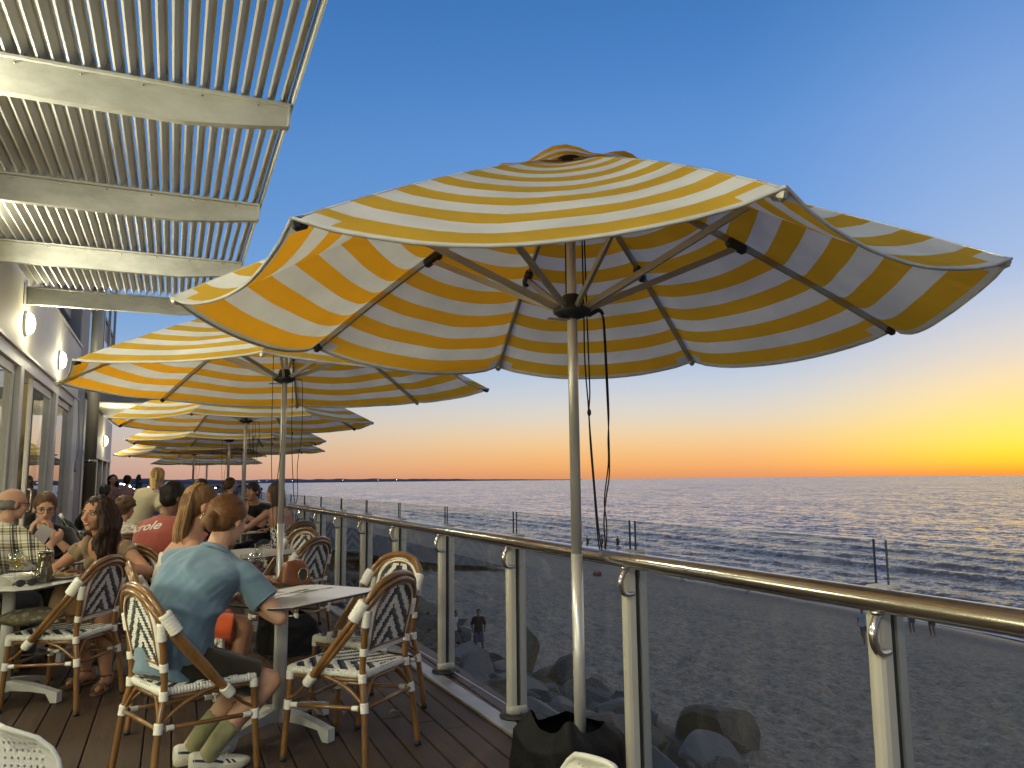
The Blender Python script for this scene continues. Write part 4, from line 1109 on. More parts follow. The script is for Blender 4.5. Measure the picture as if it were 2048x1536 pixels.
# ------------------------------------------------------------------ people
WORK = bpy.data.scenes.new('workbench')
def remeshed(name, mb, mats, voxel, smooth=3, parent=None, disp=None):
    me = mb.mesh('tmp', [mats[0] if isinstance(mats, list) else mats]); tmp = bpy.data.objects.new('tmp', me); WORK.collection.objects.link(tmp)
    r = tmp.modifiers.new('r', 'REMESH'); r.mode = 'VOXEL'; r.voxel_size = voxel; r.use_smooth_shade = True
    if smooth: s = tmp.modifiers.new('s', 'SMOOTH'); s.factor = .5; s.iterations = smooth
    vl = WORK.view_layers[0]; vl.update(); ev = tmp.evaluated_get(vl.depsgraph)
    out = bpy.data.meshes.new_from_object(ev); out.name = name
    bpy.data.objects.remove(tmp); bpy.data.meshes.remove(me)
    out.materials.clear()
    for m in (mats if isinstance(mats, list) else [mats]): out.materials.append(m)
    out.polygons.foreach_set('use_smooth', [True]*len(out.polygons))
    if disp:
        co = [v.co.copy() for v in out.vertices]; no = [v.normal.copy() for v in out.vertices]; flat = []
        for c, n in zip(co, no): flat.extend(c+n*disp(c, n))
        out.vertices.foreach_set('co', flat); out.update()
    return obj(name, out, parent)

def skin(name, col, rough=.58):
    m = mat(name, col, rough, spec=.28, vary=tuple(c*.86 for c in col), vscale=14, bump=(150, .16, .002))
    b = m.node_tree.nodes['Principled BSDF']; b.inputs['Subsurface Weight'].default_value = .06; b.inputs['Subsurface Radius'].default_value = (.02, .008, .004); b.inputs['Subsurface Scale'].default_value = .5
    return m
SK = {'fair': skin('fair_skin', (.52, .30, .20)), 'tan': skin('tanned_skin', (.42, .215, .125)), 'dark': skin('brown_skin', (.16, .075, .042)), 'olive': skin('olive_skin', (.36, .19, .11))}
def hairmat(name, col, hi):
    m = mat(name, col, .5, spec=.22, vary=hi, vscale=60, bump=(90, .5, .006), stretch=(1, 1, .12)); return m
HR = {'auburn': hairmat('auburn_hair', (.082, .036, .013), (.15, .072, .026)), 'honey': hairmat('honey_hair', (.15, .080, .030), (.075, .036, .013)), 'black': hairmat('black_hair', (.010, .008, .007), (.02, .016, .013)),
      'dark': hairmat('dark_brown_hair', (.017, .0085, .0045), (.030, .015, .0075)), 'blond': hairmat('blond_hair', (.46, .32, .13), (.30, .19, .07)), 'grey': hairmat('grey_hair', (.10, .09, .08), (.16, .15, .14)), 'brown': hairmat('brown_hair', (.055, .028, .014), (.10, .055, .028))}
def cloth(name, col, bump=.25):
    return mat(name, col, .85, spec=.2, sheen=.25, vary=tuple(c*.82 for c in col), vscale=9, bump=(420, bump, .002))
CL = {k: cloth(k+'_cloth', c) for k, c in dict(blue=(.135, .215, .285), dark_olive=(.022, .020, .012), red=(.36, .085, .06), black=(.010, .010, .011), taupe=(.24, .17, .10), khaki=(.46, .40, .26), orange=(.62, .10, .03), white=(.62, .60, .55), green=(.012, .035, .022), navy=(.02, .025, .04), rose=(.42, .23, .18), grey=(.16, .14, .15), sock=(.24, .23, .12), pale=(.5, .46, .38), maroon=(.09, .035, .03)).items()}
CL['plaid'] = pattern_mat('plaid_shirt_cloth', 'plaid'); CL['floral'] = pattern_mat('floral_blouse_cloth', 'floral'); CL['zebra'] = pattern_mat('patterned_dress_cloth', 'zebra'); CL['snake'] = pattern_mat('snake_print_cloth', 'snake')
M['eye_white'] = mat('eye_white', (.6, .57, .52), .2); M['iris'] = mat('dark_iris', (.015, .01, .008), .1); M['lips'] = mat('lips', (.33, .10, .075), .4); M['brow'] = mat('eyebrow', (.03, .018, .01), .8); M['gold'] = mat('gold_metal', (.75, .52, .2), .2, 1.); M['teeth'] = mat('teeth', (.75, .72, .66), .3)
M['shoe_white'] = mat('shoe_leather', (.60, .58, .50), .5, vary=(.5, .48, .4), vscale=12, bump=(60, .15, .003)); M['shoe_sole'] = mat('shoe_sole', (.42, .39, .30), .6); M['shoe_navy'] = mat('shoe_navy', (.012, .014, .025), .5); M['sandal'] = mat('sandal_leather', (.11, .055, .025), .6)

def cap(m, p0, r0, p1, r1, seg=12, flat=False):
    p0, p1 = V(p0), V(p1); d = (p1-p0); L_ = d.length
    if L_ < 1e-5: return
    d /= L_
    if flat: m.tube([p0, p0.lerp(p1, .5), p1], [r0, (r0+r1)/2, r1], seg); return
    pts, rs = [], []
    for a in (-82, -60, -35, 0): pts.append(p0+d*r0*sin(R(a))); rs.append(r0*cos(R(a)))
    for a in (0, 35, 60, 82): pts.append(p1+d*r1*sin(R(a))); rs.append(r1*cos(R(a)))
    m.tube(pts, rs, seg)
def ell(m, c, r, rot=None, seg=16, rings=11): m.ball(c, r, seg, rings, rot=rot)
def loft(m, rings, seg=24):
    """rings: (centre, right, forward, a, b) ellipses with a squarish exponent."""
    vs = []
    for c, rt, fw, a, b in rings:
        for k in range(seg):
            t = 2*pi*k/seg; x, y = cos(t), sin(t); e = .88
            vs.append(V(c)+rt*(abs(x)**e*(1 if x > 0 else -1)*a)+fw*(abs(y)**e*(1 if y > 0 else -1)*b))
    fs = []
    for i in range(len(rings)-1):
        for k in range(seg): l = (k+1) % seg; fs.append((i*seg+k, i*seg+l, (i+1)*seg+l, (i+1)*seg+k))
    fs.append(tuple(reversed(range(seg)))); fs.append(tuple(range((len(rings)-1)*seg, len(rings)*seg)))
    m.add(vs, fs)
def ik(a, t, l1, l2, hint):
    a, t, hint = V(a), V(t), V(hint); d = t-a; L_ = min(d.length, (l1+l2)*.998); d.normalize(); t = a+d*L_
    x = (l1*l1-l2*l2+L_*L_)/(2*L_); h = sqrt(max(l1*l1-x*x, 0)); n = hint-d*hint.dot(d)
    if n.length < 1e-5: n = d.orthogonal()
    return a+d*x+n.normalized()*h, t
def hand(m, w, dr, pn, side, curl=.5, s=1., thumb=1.):
    """Palm, four fingers and a thumb. dr: wrist to knuckles, pn: out of the palm."""
    dr = V(dr).normalized(); pn = V(pn); pn = (pn-dr*pn.dot(dr)).normalized(); lt = dr.cross(pn)*side   # towards the thumb
    for i, (o, kl, ls) in enumerate(((.026, .084, (.040, .024, .020)), (.009, .088, (.044, .028, .021)), (-.009, .084, (.041, .026, .020)), (-.025, .076, (.032, .020, .018)))):
        b = w+lt*o*.55*s+dr*.012*s; k = w+(dr*kl+lt*o)*s
        cap(m, b, .0135*s, k, .0115*s, 8)
        p = k; ang = 0; f = (.0098, .0092, .0085, .0074)
        for j, l in enumerate(ls):
            ang += curl*(.55, .8, .6)[j]*(1+.08*i); q = p+(dr*cos(ang)+pn*sin(ang)+lt*o*.8)*l*s; cap(m, p, f[j]*s*(1 if i < 3 else .9), q, f[j+1]*s*(1 if i < 3 else .9), 8); p = q
    b = w+(dr*.018+lt*.020)*s; k = b+(dr*.55+lt*.65*thumb+pn*.35)*.040*s; e = k+(dr*.85+lt*.25*thumb+pn*.30)*.034*s; z = e+(dr*.95-lt*.05+pn*.25)*.024*s
    cap(m, b, .015*s, k, .0125*s, 8); cap(m, k, .0118*s, e, .010*s, 8); cap(m, e, .0098*s, z, .0078*s, 8)

def frame(fw, up=V((0, 0, 1))):
    fw = V(fw).normalized(); rt = fw.cross(up).normalized(); u = rt.cross(fw).normalized(); return rt, fw, u

def person(loc, heading, label, P, group=None):
    """P: dict describing pose, build and clothes, all in the person's own frame (+Y is where the hips face)."""
    vox = P.get('vox', .012); s = P.get('size', 1.); fem = P.get('fem', False); sk = SK[P.get('skin', 'fair')]
    sit = P.get('sit', True); near = vox < .009
    hz = P.get('hip', .555 if sit else .92*s)
    lean, tilt, twist, slump = R(P.get('lean', 8)), R(P.get('tilt', 0)), R(P.get('twist', 0)), P.get('slump', .02)
    hip = V((0, P.get('hip_y', 0), hz)); L_ = P.get('torso', .50 if not fem else .465)*s
    u = V((sin(tilt), sin(lean)*cos(tilt), cos(lean)*cos(tilt))).normalized()
    def fwd(t):
        a = twist*t; f = V((-sin(a), cos(a), 0)); return (f-u*f.dot(u)).normalized()
    def cen(t): return hip+u*(t*L_)-fwd(t)*slump*4*t*(1-t)*(1 if 0 < t < 1 else 0)
    fw1 = fwd(1); rt1 = fw1.cross(u).normalized(); sc = cen(1)
    sw = (.178 if not fem else .155)*s*P.get('wide', 1.)
    fat = P.get('fat', 1.)
    prof = ([(-.25, .125, .105), (-.12, .165, .125), (.05, .168, .122), (.30, .152, .115), (.55, .160, .118), (.78, .178, .122), (.93, .176, .102), (1.03, .140, .082), (1.10, .085, .062), (1.16, .058, .055)] if not fem else
            [(-.25, .125, .11), (-.12, .172, .128), (.06, .165, .118), (.34, .126, .098), (.55, .132, .104), (.78, .150, .112), (.94, .150, .090), (1.04, .115, .070), (1.11, .066, .052), (1.17, .046, .046)])
    def rings(grow=0., t0=-9, t1=9):
        out = []
        for t, a, b in prof:
            if t < t0 or t > t1: continue
            f = fwd(max(0, min(1, t))); r = f.cross(u).normalized(); k = fat if t < .8 else 1
            out.append((cen(t) if t > 0 else hip+u*(t*L_)*.8, r, f, (a*k+grow)*s, (b*k+grow)*s))
        return out
    # head
    hy, hp, hr = R(P.get('head_yaw', 0)), R(P.get('head_pitch', 0)), R(P.get('head_roll', 0))
    nb = sc+u*.05*s; base_f = V((-sin(twist), cos(twist), 0))
    hf = Matrix.Rotation(hy, 3, 'Z') @ base_f; hrt = hf.cross(V((0, 0, 1))).normalized()
    hf = Matrix.Rotation(hp, 3, hrt) @ hf; hu = hrt.cross(hf).normalized()
    if hr: q = Matrix.Rotation(hr, 3, hf); hu = q @ hu; hrt = q @ hrt
    nd = (u*.75+V((0, 0, 1))*.55+hf*.12).normalized(); hc = nb+nd*.165*s+hf*.022*s
    HM = Matrix((hrt, hf, hu)).transposed()
    hs = s*P.get('head', 1.)
    H = lambda x, y, z: hc+HM @ V((x, y, z))*hs
    body = MB()
    loft(body, rings())
    if fem:
        for sx in (-1, 1): ell(body, cen(.70)+fwd(.7)*.075*s+rt1*sx*.068*s, (.062*s, .058*s, .060*s))
    cap(body, sc-u*.02, .058*s*(.86 if fem else 1), H(0, -.018, -.075), .054*s*(.86 if fem else 1))
    # skull, face, jaw, nose, ears
    ell(body, H(0, -.012, .032), (.0735*hs, .094*hs, .083*hs), HM, 18, 12)
    ell(body, H(0, .040, -.028), (.056*hs, .050*hs, .070*hs), HM); ell(body, H(0, .030, -.060), (.050*hs, .050*hs, .045*hs), HM); ell(body, H(0, .062, -.088), (.024*hs, .020*hs, .018*hs), HM)
    for sx in (-1, 1):
        ell(body, H(sx*.040, .058, -.022), (.024*hs, .020*hs, .024*hs), HM, 10, 7)
        ell(body, H(sx*.0765, -.008, -.012), (.008*hs, .020*hs, .030*hs), HM @ Matrix.Rotation(R(-12), 3, 'X') @ Matrix.Rotation(sx*R(18), 3, 'Z'), 12, 9)
        ell(body, H(sx*.030, .074, .030), (.026*hs, .012*hs, .009*hs), HM, 10, 7)
    cap(body, H(0, .088, .016), .0085*hs, H(0, .110, -.022), .0125*hs, 8); ell(body, H(0, .096, -.028), (.018*hs, .014*hs, .010*hs), HM, 10, 7)
    ell(body, H(0, .084, -.052), (.022*hs, .012*hs, .012*hs), HM, 10, 7)
    # arms
    ua, fa = .285*s, .250*s; arms = []
    for i, sx in enumerate((-1, 1)):
        A = P.get('arms', [None, None])[i]
        sh = sc+rt1*sx*sw-u*.035*s
        if A is None: A = dict(w=(sx*.24, .10, hz+.02), hint=(sx*.4, -1, 0))
        w = V(A['w']); e, w = ik(sh, w, ua, fa, A.get('hint', (sx*.5, -.8, -.6)))
        hd = V(A['dir']) if 'dir' in A else (w-e).normalized(); pn = V(A.get('palm', (0, 0, -1)))
        arms.append((sh, e, w)); k = P.get('arm', 1.)*(.86 if fem else 1)
        ell(body, sh+V((0, 0, -.004)), (.060*s*k, .060*s*k, .062*s*k)); cap(body, sh, .054*s*k, e, .040*s*k); cap(body, e, .041*s*k, e.lerp(w, .3), .043*s*k); cap(body, e.lerp(w, .3), .043*s*k, w, .027*s*k)
        cap(body, w, .027*s*k, w+hd*.03*s, .026*s*k)
        if vox <= .0125: hand(body, w+hd*.02*s, hd, pn, sx, A.get('curl', .5), s*(.93 if fem else 1)*P.get('hand', 1.), A.get('thumb', 1.))
        else: ell(body, w+hd*.07*s, (.032, .04, .05), None, 8, 6)
    # legs
    th, shn = .43*s, .41*s; legs = []
    for i, sx in enumerate((-1, 1)):
        A = P.get('legs', [None, None])[i]
        hj = hip+V((sx*.088*s, .0, -.045*s))
        if A is None: A = dict(a=(sx*.12, .40, .085), hint=(0, .3, 1)) if sit else dict(a=(sx*.09, .0, .085), hint=(0, 1, 0))
        an = V(A['a']); kn, an = ik(hj, an, th, shn, A.get('hint', (0, .3, 1) if sit else (0, 1, 0))); k = P.get('leg', 1.)
        td = V(A.get('toe', (sx*.08, 1, 0))).normalized(); legs.append((hj, kn, an, td))
        cap(body, hj, .082*s*k, kn, .056*s*k, 14); cap(body, kn, .056*s*k, kn.lerp(an, .32), .057*s*k, 12); cap(body, kn.lerp(an, .32)-V((0, .006, 0)), .056*s*k, an, .034*s*k, 12)
        if P.get('shoes') in ('sneaker', 'plain'): cap(body, an, .034*s, an+td*.05+V((0, 0, -.03)), .026*s, 10); continue
        ft = an+td*.13*s+V((0, 0, -.055)); cap(body, an+V((0, 0, -.015))-td*.03, .036*s, an+td*.07*s+V((0, 0, -.045)), .030*s, 10); cap(body, an-td*.035*s+V((0, 0, -.045)), .030*s, an+V((0, 0, -.03)), .034, 10)
        cap(body, an+td*.05*s+V((0, 0, -.05)), .030*s, ft, .022*s, 10)
        if near and P.get('shoes') is None:
            lt = V((td.y, -td.x, 0))
            for j in range(5): cap(body, ft+lt*(j-2)*.017*sx*-1, .011, ft+lt*(j-2)*.018*sx*-1+td*(.040-.006*j)+V((0, 0, -.008)), .008, 7)
    t = remeshed('person', body, sk, vox, P.get('sm', 3 if near else 2))
    t.location = loc; t.rotation_euler = (0, 0, R(heading-90)); tag(t, label, 'person', group)
    X = dict(H=H, HM=HM, hs=hs, hc=hc, sc=sc, hip=hip, u=u, fwd=fwd, cen=cen, rings=rings, arms=arms, legs=legs, rt=rt1, fw=fw1, s=s, vox=vox, nb=nb, root=t)
    # face pieces
    if P.get('face', False):
        for sx in (-1, 1):
            m = MB(); ell(m, H(sx*.031, .0735, .008), (.0135*hs, .011*hs, .0085*hs), HM, 12, 8); e = m.build('eye', M['eye_white'], t)
            g = R(P.get('gaze', 0)); m = MB(); ell(m, H(sx*.031-sin(g)*.006, .0812, .008), (.0062*hs, .004*hs, .0066*hs), HM, 10, 7); m.build('iris', M['iris'], e)
            m = MB(); m.tube(catmull([H(sx*.014, .083, .029), H(sx*.032, .083, .034), H(sx*.050, .070, .028)], 4), [.0035*hs, .0032*hs, .0015*hs], 6); m.build('eyebrow', M['brow'], t)
            m = MB(); m.tube(catmull([H(sx*.018, .0835, .012), H(sx*.031, .0865, .0168), H(sx*.046, .076, .011)], 4), .0018*hs, 5); m.build('eyelid', M['brow'] if fem else sk, t)
        sm_ = P.get('smile', 0); m = MB()
        m.tube(catmull([H(-.022-.004*sm_, .083, -.052+.004*sm_), H(-.008, .0945, -.0485), H(0, .095, -.050), H(.008, .0945, -.0485), H(.022+.004*sm_, .083, -.052+.004*sm_)], 5), [.002*hs, .0045*hs, .0042*hs, .0045*hs, .002*hs], 7)
        m.tube(catmull([H(-.021-.004*sm_, .083, -.053+.004*sm_), H(0, .0935, -.060-.002*sm_), H(.021+.004*sm_, .083, -.053+.004*sm_)], 5), [.002*hs, .0055*hs, .002*hs], 7); m.build('lips', M['lips'], t)
        if sm_ > .5: m = MB(); m.tube(catmull([H(-.016, .088, -.053), H(0, .0945, -.0545), H(.016, .088, -.053)], 4), .0028*hs, 6); m.build('teeth', M['teeth'], t)
    # clothes
    for g in P.get('wear', []):
        k, c = g[0], CL[g[1]]; o = g[2] if len(g) > 2 else {}
        m = MB(); gv = max(vox, .007)
        if k == 'shirt':            # tee, shirt or blouse with sleeves of length o['sl'] (fraction of the upper arm)
            gr = o.get('grow', .016); rr = rings(gr, o.get('t0', -.3), 1.06)
            if 'hem' in o: f0 = rr[0]; rr = [(f0[0]+V((0, o.get('hem_y', 0), -o['hem'])), f0[1], f0[2], f0[3]+.015, f0[4]+.012)]+rr
            loft(m, rr)
            tp = rings(gr*.8, 1.0, 1.12)
            if len(tp) > 1: loft(m, tp)
            if fem:
                for sx in (-1, 1): ell(m, cen(.70)+fwd(.7)*.080*s+rt1*sx*.066*s, (.070*s, .062*s, .066*s))
            sl = o.get('sl', .6)
            for sh, e, w in arms:
                ell(m, sh-u*.004, (.071*s, .071*s, .072*s)); ln = (e-sh)*min(sl, 1)
                wd = o.get('cuff', .066)*s
                cap(m, sh, .070*s, sh+ln, wd, 16, True); cap(m, cen(.84), .105*s, sh-u*.01, .068*s); cap(m, cen(1.0)+u*.02, .060*s, sh, .070*s)
                if sl > 1: cap(m, e, .054*s, e, .054*s); cap(m, sh+ln, wd, e+(w-e)*(sl-1), .046*s, 14, True); ell(m, e, (.056*s,)*3)
            amp = o.get('fold', .006); ax = o.get('fax', V((.5, .35, .85))); fo = o.get('freq', 15)
            def dsp(co, n, amp=amp, fo=fo, ax=ax):
                q = V((co.x*3, co.y*3, co.z*3)); w_ = noise.noise(q)*2.2+noise.noise(q*2.7+V((4, 1, 2)))*.8
                f = sin(co.dot(ax)*fo*2+w_*2.4); a = .5+.9*noise.noise(co*2.2+V((9, 3, 1)))
                return amp*(abs(f)**1.6*(1 if f > 0 else -.5))*max(0, a)+amp*.5*noise.noise(co*11)
            ob = remeshed(o.get('name', 't_shirt'), m, c, gv, 3, t, dsp)
            X['shirt'] = ob
            if near:
                m = MB(); c0 = sc+u*.036*s-fwd(1)*.004; m.tube([c0+rt1*.074*s*cos(a)*1.05+fwd(1)*(.068*s*sin(a))+u*(.012*s-.016*s*sin(a)) for a in [2*pi*i/28 for i in range(28)]], .0085*s, 8, closed=True, sx=1.5); m.build('collar', c, ob)
                if sl < 1:
                    for sh, e, w in arms:
                        d = (e-sh).normalized(); c1 = sh+(e-sh)*(sl-.035); a1 = d.orthogonal().normalized(); b1 = d.cross(a1)
                        m = MB(); m.tube([c1+(a1*cos(q)+b1*sin(q))*wd*.985 for q in [2*pi*i/28 for i in range(28)]], .004*s, 6, closed=True); m.build('sleeve_hem', c, ob)
        elif k == 'vest':           # sleeveless top or bodice
            gr = o.get('grow', .012); loft(m, rings(gr, o.get('t0', -.3), o.get('t1', .95)))
            if fem:
                for sx in (-1, 1): ell(m, cen(.70)+fwd(.7)*.080*s+rt1*sx*.067*s, (.070*s, .062*s, .067*s))
            for sx in (-1, 1):
                if o.get('strap', True): m.tube(catmull([cen(.80)+fw1*.10*s+rt1*sx*.085*s, sc+rt1*sx*.10*s+fw1*.04*s+u*.035*s, sc+rt1*sx*.095*s-fw1*.05*s+u*.02*s, cen(.80)-fw1*.105*s+rt1*sx*.08*s], 5), .026*s, 8)
            if o.get('sleeve'):
                for sh, e, w in arms: cap(m, sh+(e-sh)*.02, .064*s, sh+(e-sh)*o['sleeve'], .060*s, 14, True); cap(m, cen(.80), .08*s, sh, .055*s)
            amp = o.get('fold', .004)
            ob = remeshed(o.get('name', 'top'), m, c, gv, 2, t, lambda co, n: amp*sin((co.x*1.2+co.z*.8+co.y*.5)*55+noise.noise(co*6)*5)+amp*noise.noise(co*14))
        elif k == 'shorts' or k == 'trousers':
            ln = o.get('ln', .80 if k == 'shorts' else 1.)
            ell(m, hip+V((0, -.01, -.045)), (.175*s*fat, .135*s, .12*s)); loft(m, rings(.012, -.3, .2))
            for hj, kn, an, td in legs:
                cap(m, hj, .105*s, hj+(kn-hj)*ln, o.get('cuff', .082)*s, 18, True)
                if k == 'trousers': cap(m, kn, .068*s, kn+(an-kn)*.93, .058*s, 14, True); ell(m, kn, (.070*s,)*3)
            amp = o.get('fold', .006)
            remeshed(k, m, c, gv, 3, t, lambda co, n: amp*noise.noise(co*9)+amp*.8*sin(co.z*60+noise.noise(co*5)*6)*max(0, noise.noise(co*3+V((2, 2, 2)))))
        elif k == 'skirt':
            ln = o.get('ln', .75); ell(m, hip+V((0, 0, -.03)), (.185*s, .15*s, .13*s)); loft(m, rings(.012, -.3, .3))
            pts = [(hj, hj+(kn-hj)*ln) for hj, kn, an, td in legs]
            for a, b in pts: cap(m, a, .115*s, b, o.get('cuff', .10)*s, 16, True)
            cap(m, (pts[0][0]+pts[1][0])/2, .11*s, (pts[0][1]+pts[1][1])/2, .085*s, 16, True)
            amp = o.get('fold', .008)
            remeshed('skirt', m, c, gv, 2, t, lambda co, n: amp*sin(co.x*60+co.y*22+noise.noise(co*5)*5)+amp*noise.noise(co*12))
    # hair
    hk = P.get('hair')
    if hk: make_hair(X, hk[0], HR[hk[1]], hk[2] if len(hk) > 2 else {}, t)
    if P.get('glasses'):
        m = MB()
        for sx in (-1, 1):
            q = [H(sx*.034+.026*cos(a)*(1), .092, .006+.019*sin(a)) for a in [2*pi*i/14 for i in range(14)]]
            m.tube(q, .0026*hs, 6, closed=True); m.tube([H(sx*.060, .088, .012), H(sx*.080, .0, .012), H(sx*.076, -.02, .0)], .0024*hs, 6)
        m.tube([H(-.009, .094, .010), H(.009, .094, .010)], .0024*hs, 6); m.build('glasses', M['dark_plastic'], t)
    sh_ = P.get('shoes')
    for i, (hj, kn, an, td) in enumerate(legs):
        if sh_ == 'sneaker': make_sneaker(X, an, td, t, P.get('sock_h', .2), kn)
        elif sh_ == 'plain': 
            m = MB(); cap(m, an-td*.045+V((0, 0, -.045)), .040*s, an+td*.13*s+V((0, 0, -.052)), .033*s, 10); cap(m, an+V((0, 0, -.01)), .046*s, an+td*.03+V((0, 0, -.04)), .042*s, 10); remeshed('shoe', m, CL[P.get('shoe_col', 'black')], max(vox, .01), 1, t)
        elif sh_ == 'sandal':
            lt = V((td.y, -td.x, 0)); m = MB()
            poly = [(-.055, -.026), (-.02, -.034), (.06, -.036), (.12, -.046), (.165, -.040), (.19, -.012), (.185, .02), (.15, .042), (.09, .040), (.0, .032), (-.05, .024)]
            z0 = an.z-.083; pv = [an+td*(a*s)+lt*(b*s) for a, b in poly]; m.prism([(p.x, p.y) for p in pv], z0, z0+.014)
            so_ = m.build('sandal', M['sandal'], t); m = MB()
            for f in (.115, .085): m.tube(catmull([an+td*f*s+lt*.044*s+V((0, 0, -.072)), an+td*f*s+lt*.028*s+V((0, 0, -.035)), an+td*f*s-lt*.028*s+V((0, 0, -.035)), an+td*f*s-lt*.046*s+V((0, 0, -.072))], 5), .008, 7, sy=.5)
            m.tube(catmull([an-td*.04+V((0, 0, -.05)), an+lt*.034+V((0, 0, -.0)), an+td*.045+V((0, 0, .005)), an-lt*.034+V((0, 0, 0)), an-td*.04+V((0, 0, -.05))], 4), .005, 6); m.build('sandal_strap', M['sandal'], so_)
    return X

def make_sneaker(X, an, td, t, sock_h, kn):
    s = X['s']; lt = V((td.y, -td.x, 0)); z = an.z
    def Pn(a, b, c): return an+td*a*s+lt*b*s+V((0, 0, c))
    # sole: outline extruded, slightly rockered
    out = [(-.078, 0), (-.070, .028), (-.03, .035), (.04, .036), (.10, .046), (.155, .044), (.19, .026), (.200, 0), (.19, -.028), (.155, -.048), (.10, -.048), (.04, -.038), (-.03, -.036), (-.070, -.028)]
    m = MB(); n = len(out); vs = []
    for lvl, (zz, g) in enumerate(((-.084, .96), (-.078, 1.), (-.056, 1.01), (-.052, .97))):
        for a, b in out: vs.append(Pn(a*g+.06*(1-g), b*g, zz+(.014*max(0, (a-.13)/.07)**2 if lvl < 2 else .006*max(0, (a-.13)/.07))+(.008 if a < -.02 and lvl > 1 else 0)))
    fs = [tuple(reversed(range(n))), tuple(range(3*n, 4*n))]
    for l in range(3):
        for k in range(n): j = (k+1) % n; fs.append((l*n+k, l*n+j, (l+1)*n+j, (l+1)*n+k))
    m.add(vs, fs); so_ = m
    u = MB()
    secs = [(-.076, .020, -.056, .008), (-.055, .032, -.056, .016), (-.01, .037, -.056, .010), (.035, .037, -.056, .010), (.07, .038, -.056, -.012), (.11, .043, -.056, -.022), (.15, .041, -.055, -.030), (.18, .030, -.054, -.038), (.194, .014, -.053, -.044)]
    vs = []; sg = 14
    for a, w, z0, z1 in secs:
        for k in range(sg):
            ph = pi*k/(sg-1); vs.append(Pn(a, cos(ph)*w*(1 if sin(ph) < .6 else .96), z0+(z1-z0)*max(0, sin(ph))**.75))
    fs = []
    for i in range(len(secs)-1):
        for k in range(sg-1): fs.append((i*sg+k, (i+1)*sg+k, (i+1)*sg+k+1, i*sg+k+1))
    fs.append(tuple(range(sg))); fs.append(tuple(reversed(range((len(secs)-1)*sg, len(secs)*sg))))
    u.add(vs, fs)
    sh = u.build('shoe', M['shoe_white'], t); so_.build('sole', M['shoe_sole'], sh)
    st = MB()
    def side(a, sgn, zf):   # point on the upper's flank
        for i in range(len(secs)-1):
            if secs[i][0] <= a <= secs[i+1][0]:
                f = (a-secs[i][0])/(secs[i+1][0]-secs[i][0]); w = secs[i][1]*(1-f)+secs[i+1][1]*f; z0 = secs[i][2]; z1 = secs[i][3]*(1-f)+secs[i+1][3]*f
                ph = zf*pi/2; return Pn(a, sgn*(cos(ph)*w+.0016), z0+(z1-z0)*sin(ph)**.75+.0005)
        return Pn(a, 0, 0)
    for sgn in (-1, 1):
        # one long tapering side stripe, and two short slanted bars ahead of it
        top = [side(-.062+.135*i/8, sgn, .36-.12*i/8) for i in range(9)]; bot = [side(-.062+.135*i/8, sgn, .24-.15*i/8) for i in range(9)]
        vs = top+bot; fs = [((i, i+1, 10+i, 9+i) if sgn > 0 else (9+i, 10+i, i+1, i)) for i in range(8)]; st.add(vs, fs)
        for a in (.080, .104):
            q = [side(a, sgn, .40), side(a+.014, sgn, .40), side(a+.030, sgn, .08), side(a+.016, sgn, .08)]; st.add(q, [(0, 1, 2, 3) if sgn < 0 else (3, 2, 1, 0)])
    st.build('side_stripe', M['shoe_navy'], sh)
    la = MB()
    for k in range(4):
        a = .045+k*.020; z1 = .004-.0095*k*1.05
        la.tube(catmull([Pn(a, .024, z1-.012), Pn(a+.004, .010, z1+.002), Pn(a+.006, -.010, z1+.002), Pn(a+.004, -.024, z1-.012)], 4), .0036, 6)
    for sg_ in (-1, 1): la.tube(catmull([Pn(.045, 0, .008), Pn(.045, sg_*.02, .020), Pn(.055, sg_*.035, .004), Pn(.05, sg_*.012, .004)], 5), .0028, 6)
    la.build('laces', M['shoe_white'], sh)
    so2 = MB(); d = (kn-an); cap(so2, an+V((0, 0, -.02)), .043*s, an+d*sock_h*.5, .047*s, 20, True); cap(so2, an+d*sock_h*.48, .047*s, an+d*sock_h, .053*s, 20, True); ell(so2, an+V((0, 0, -.02))+td*.02, (.042, .05, .035))
    o = remeshed('sock', so2, CL['sock'], .007, 2, t, lambda co, n: .0012*sin(math.atan2(co.y-an.y, co.x-an.x)*26)+.002*sin(co.z*130)*max(0, noise.noise(co*9)))

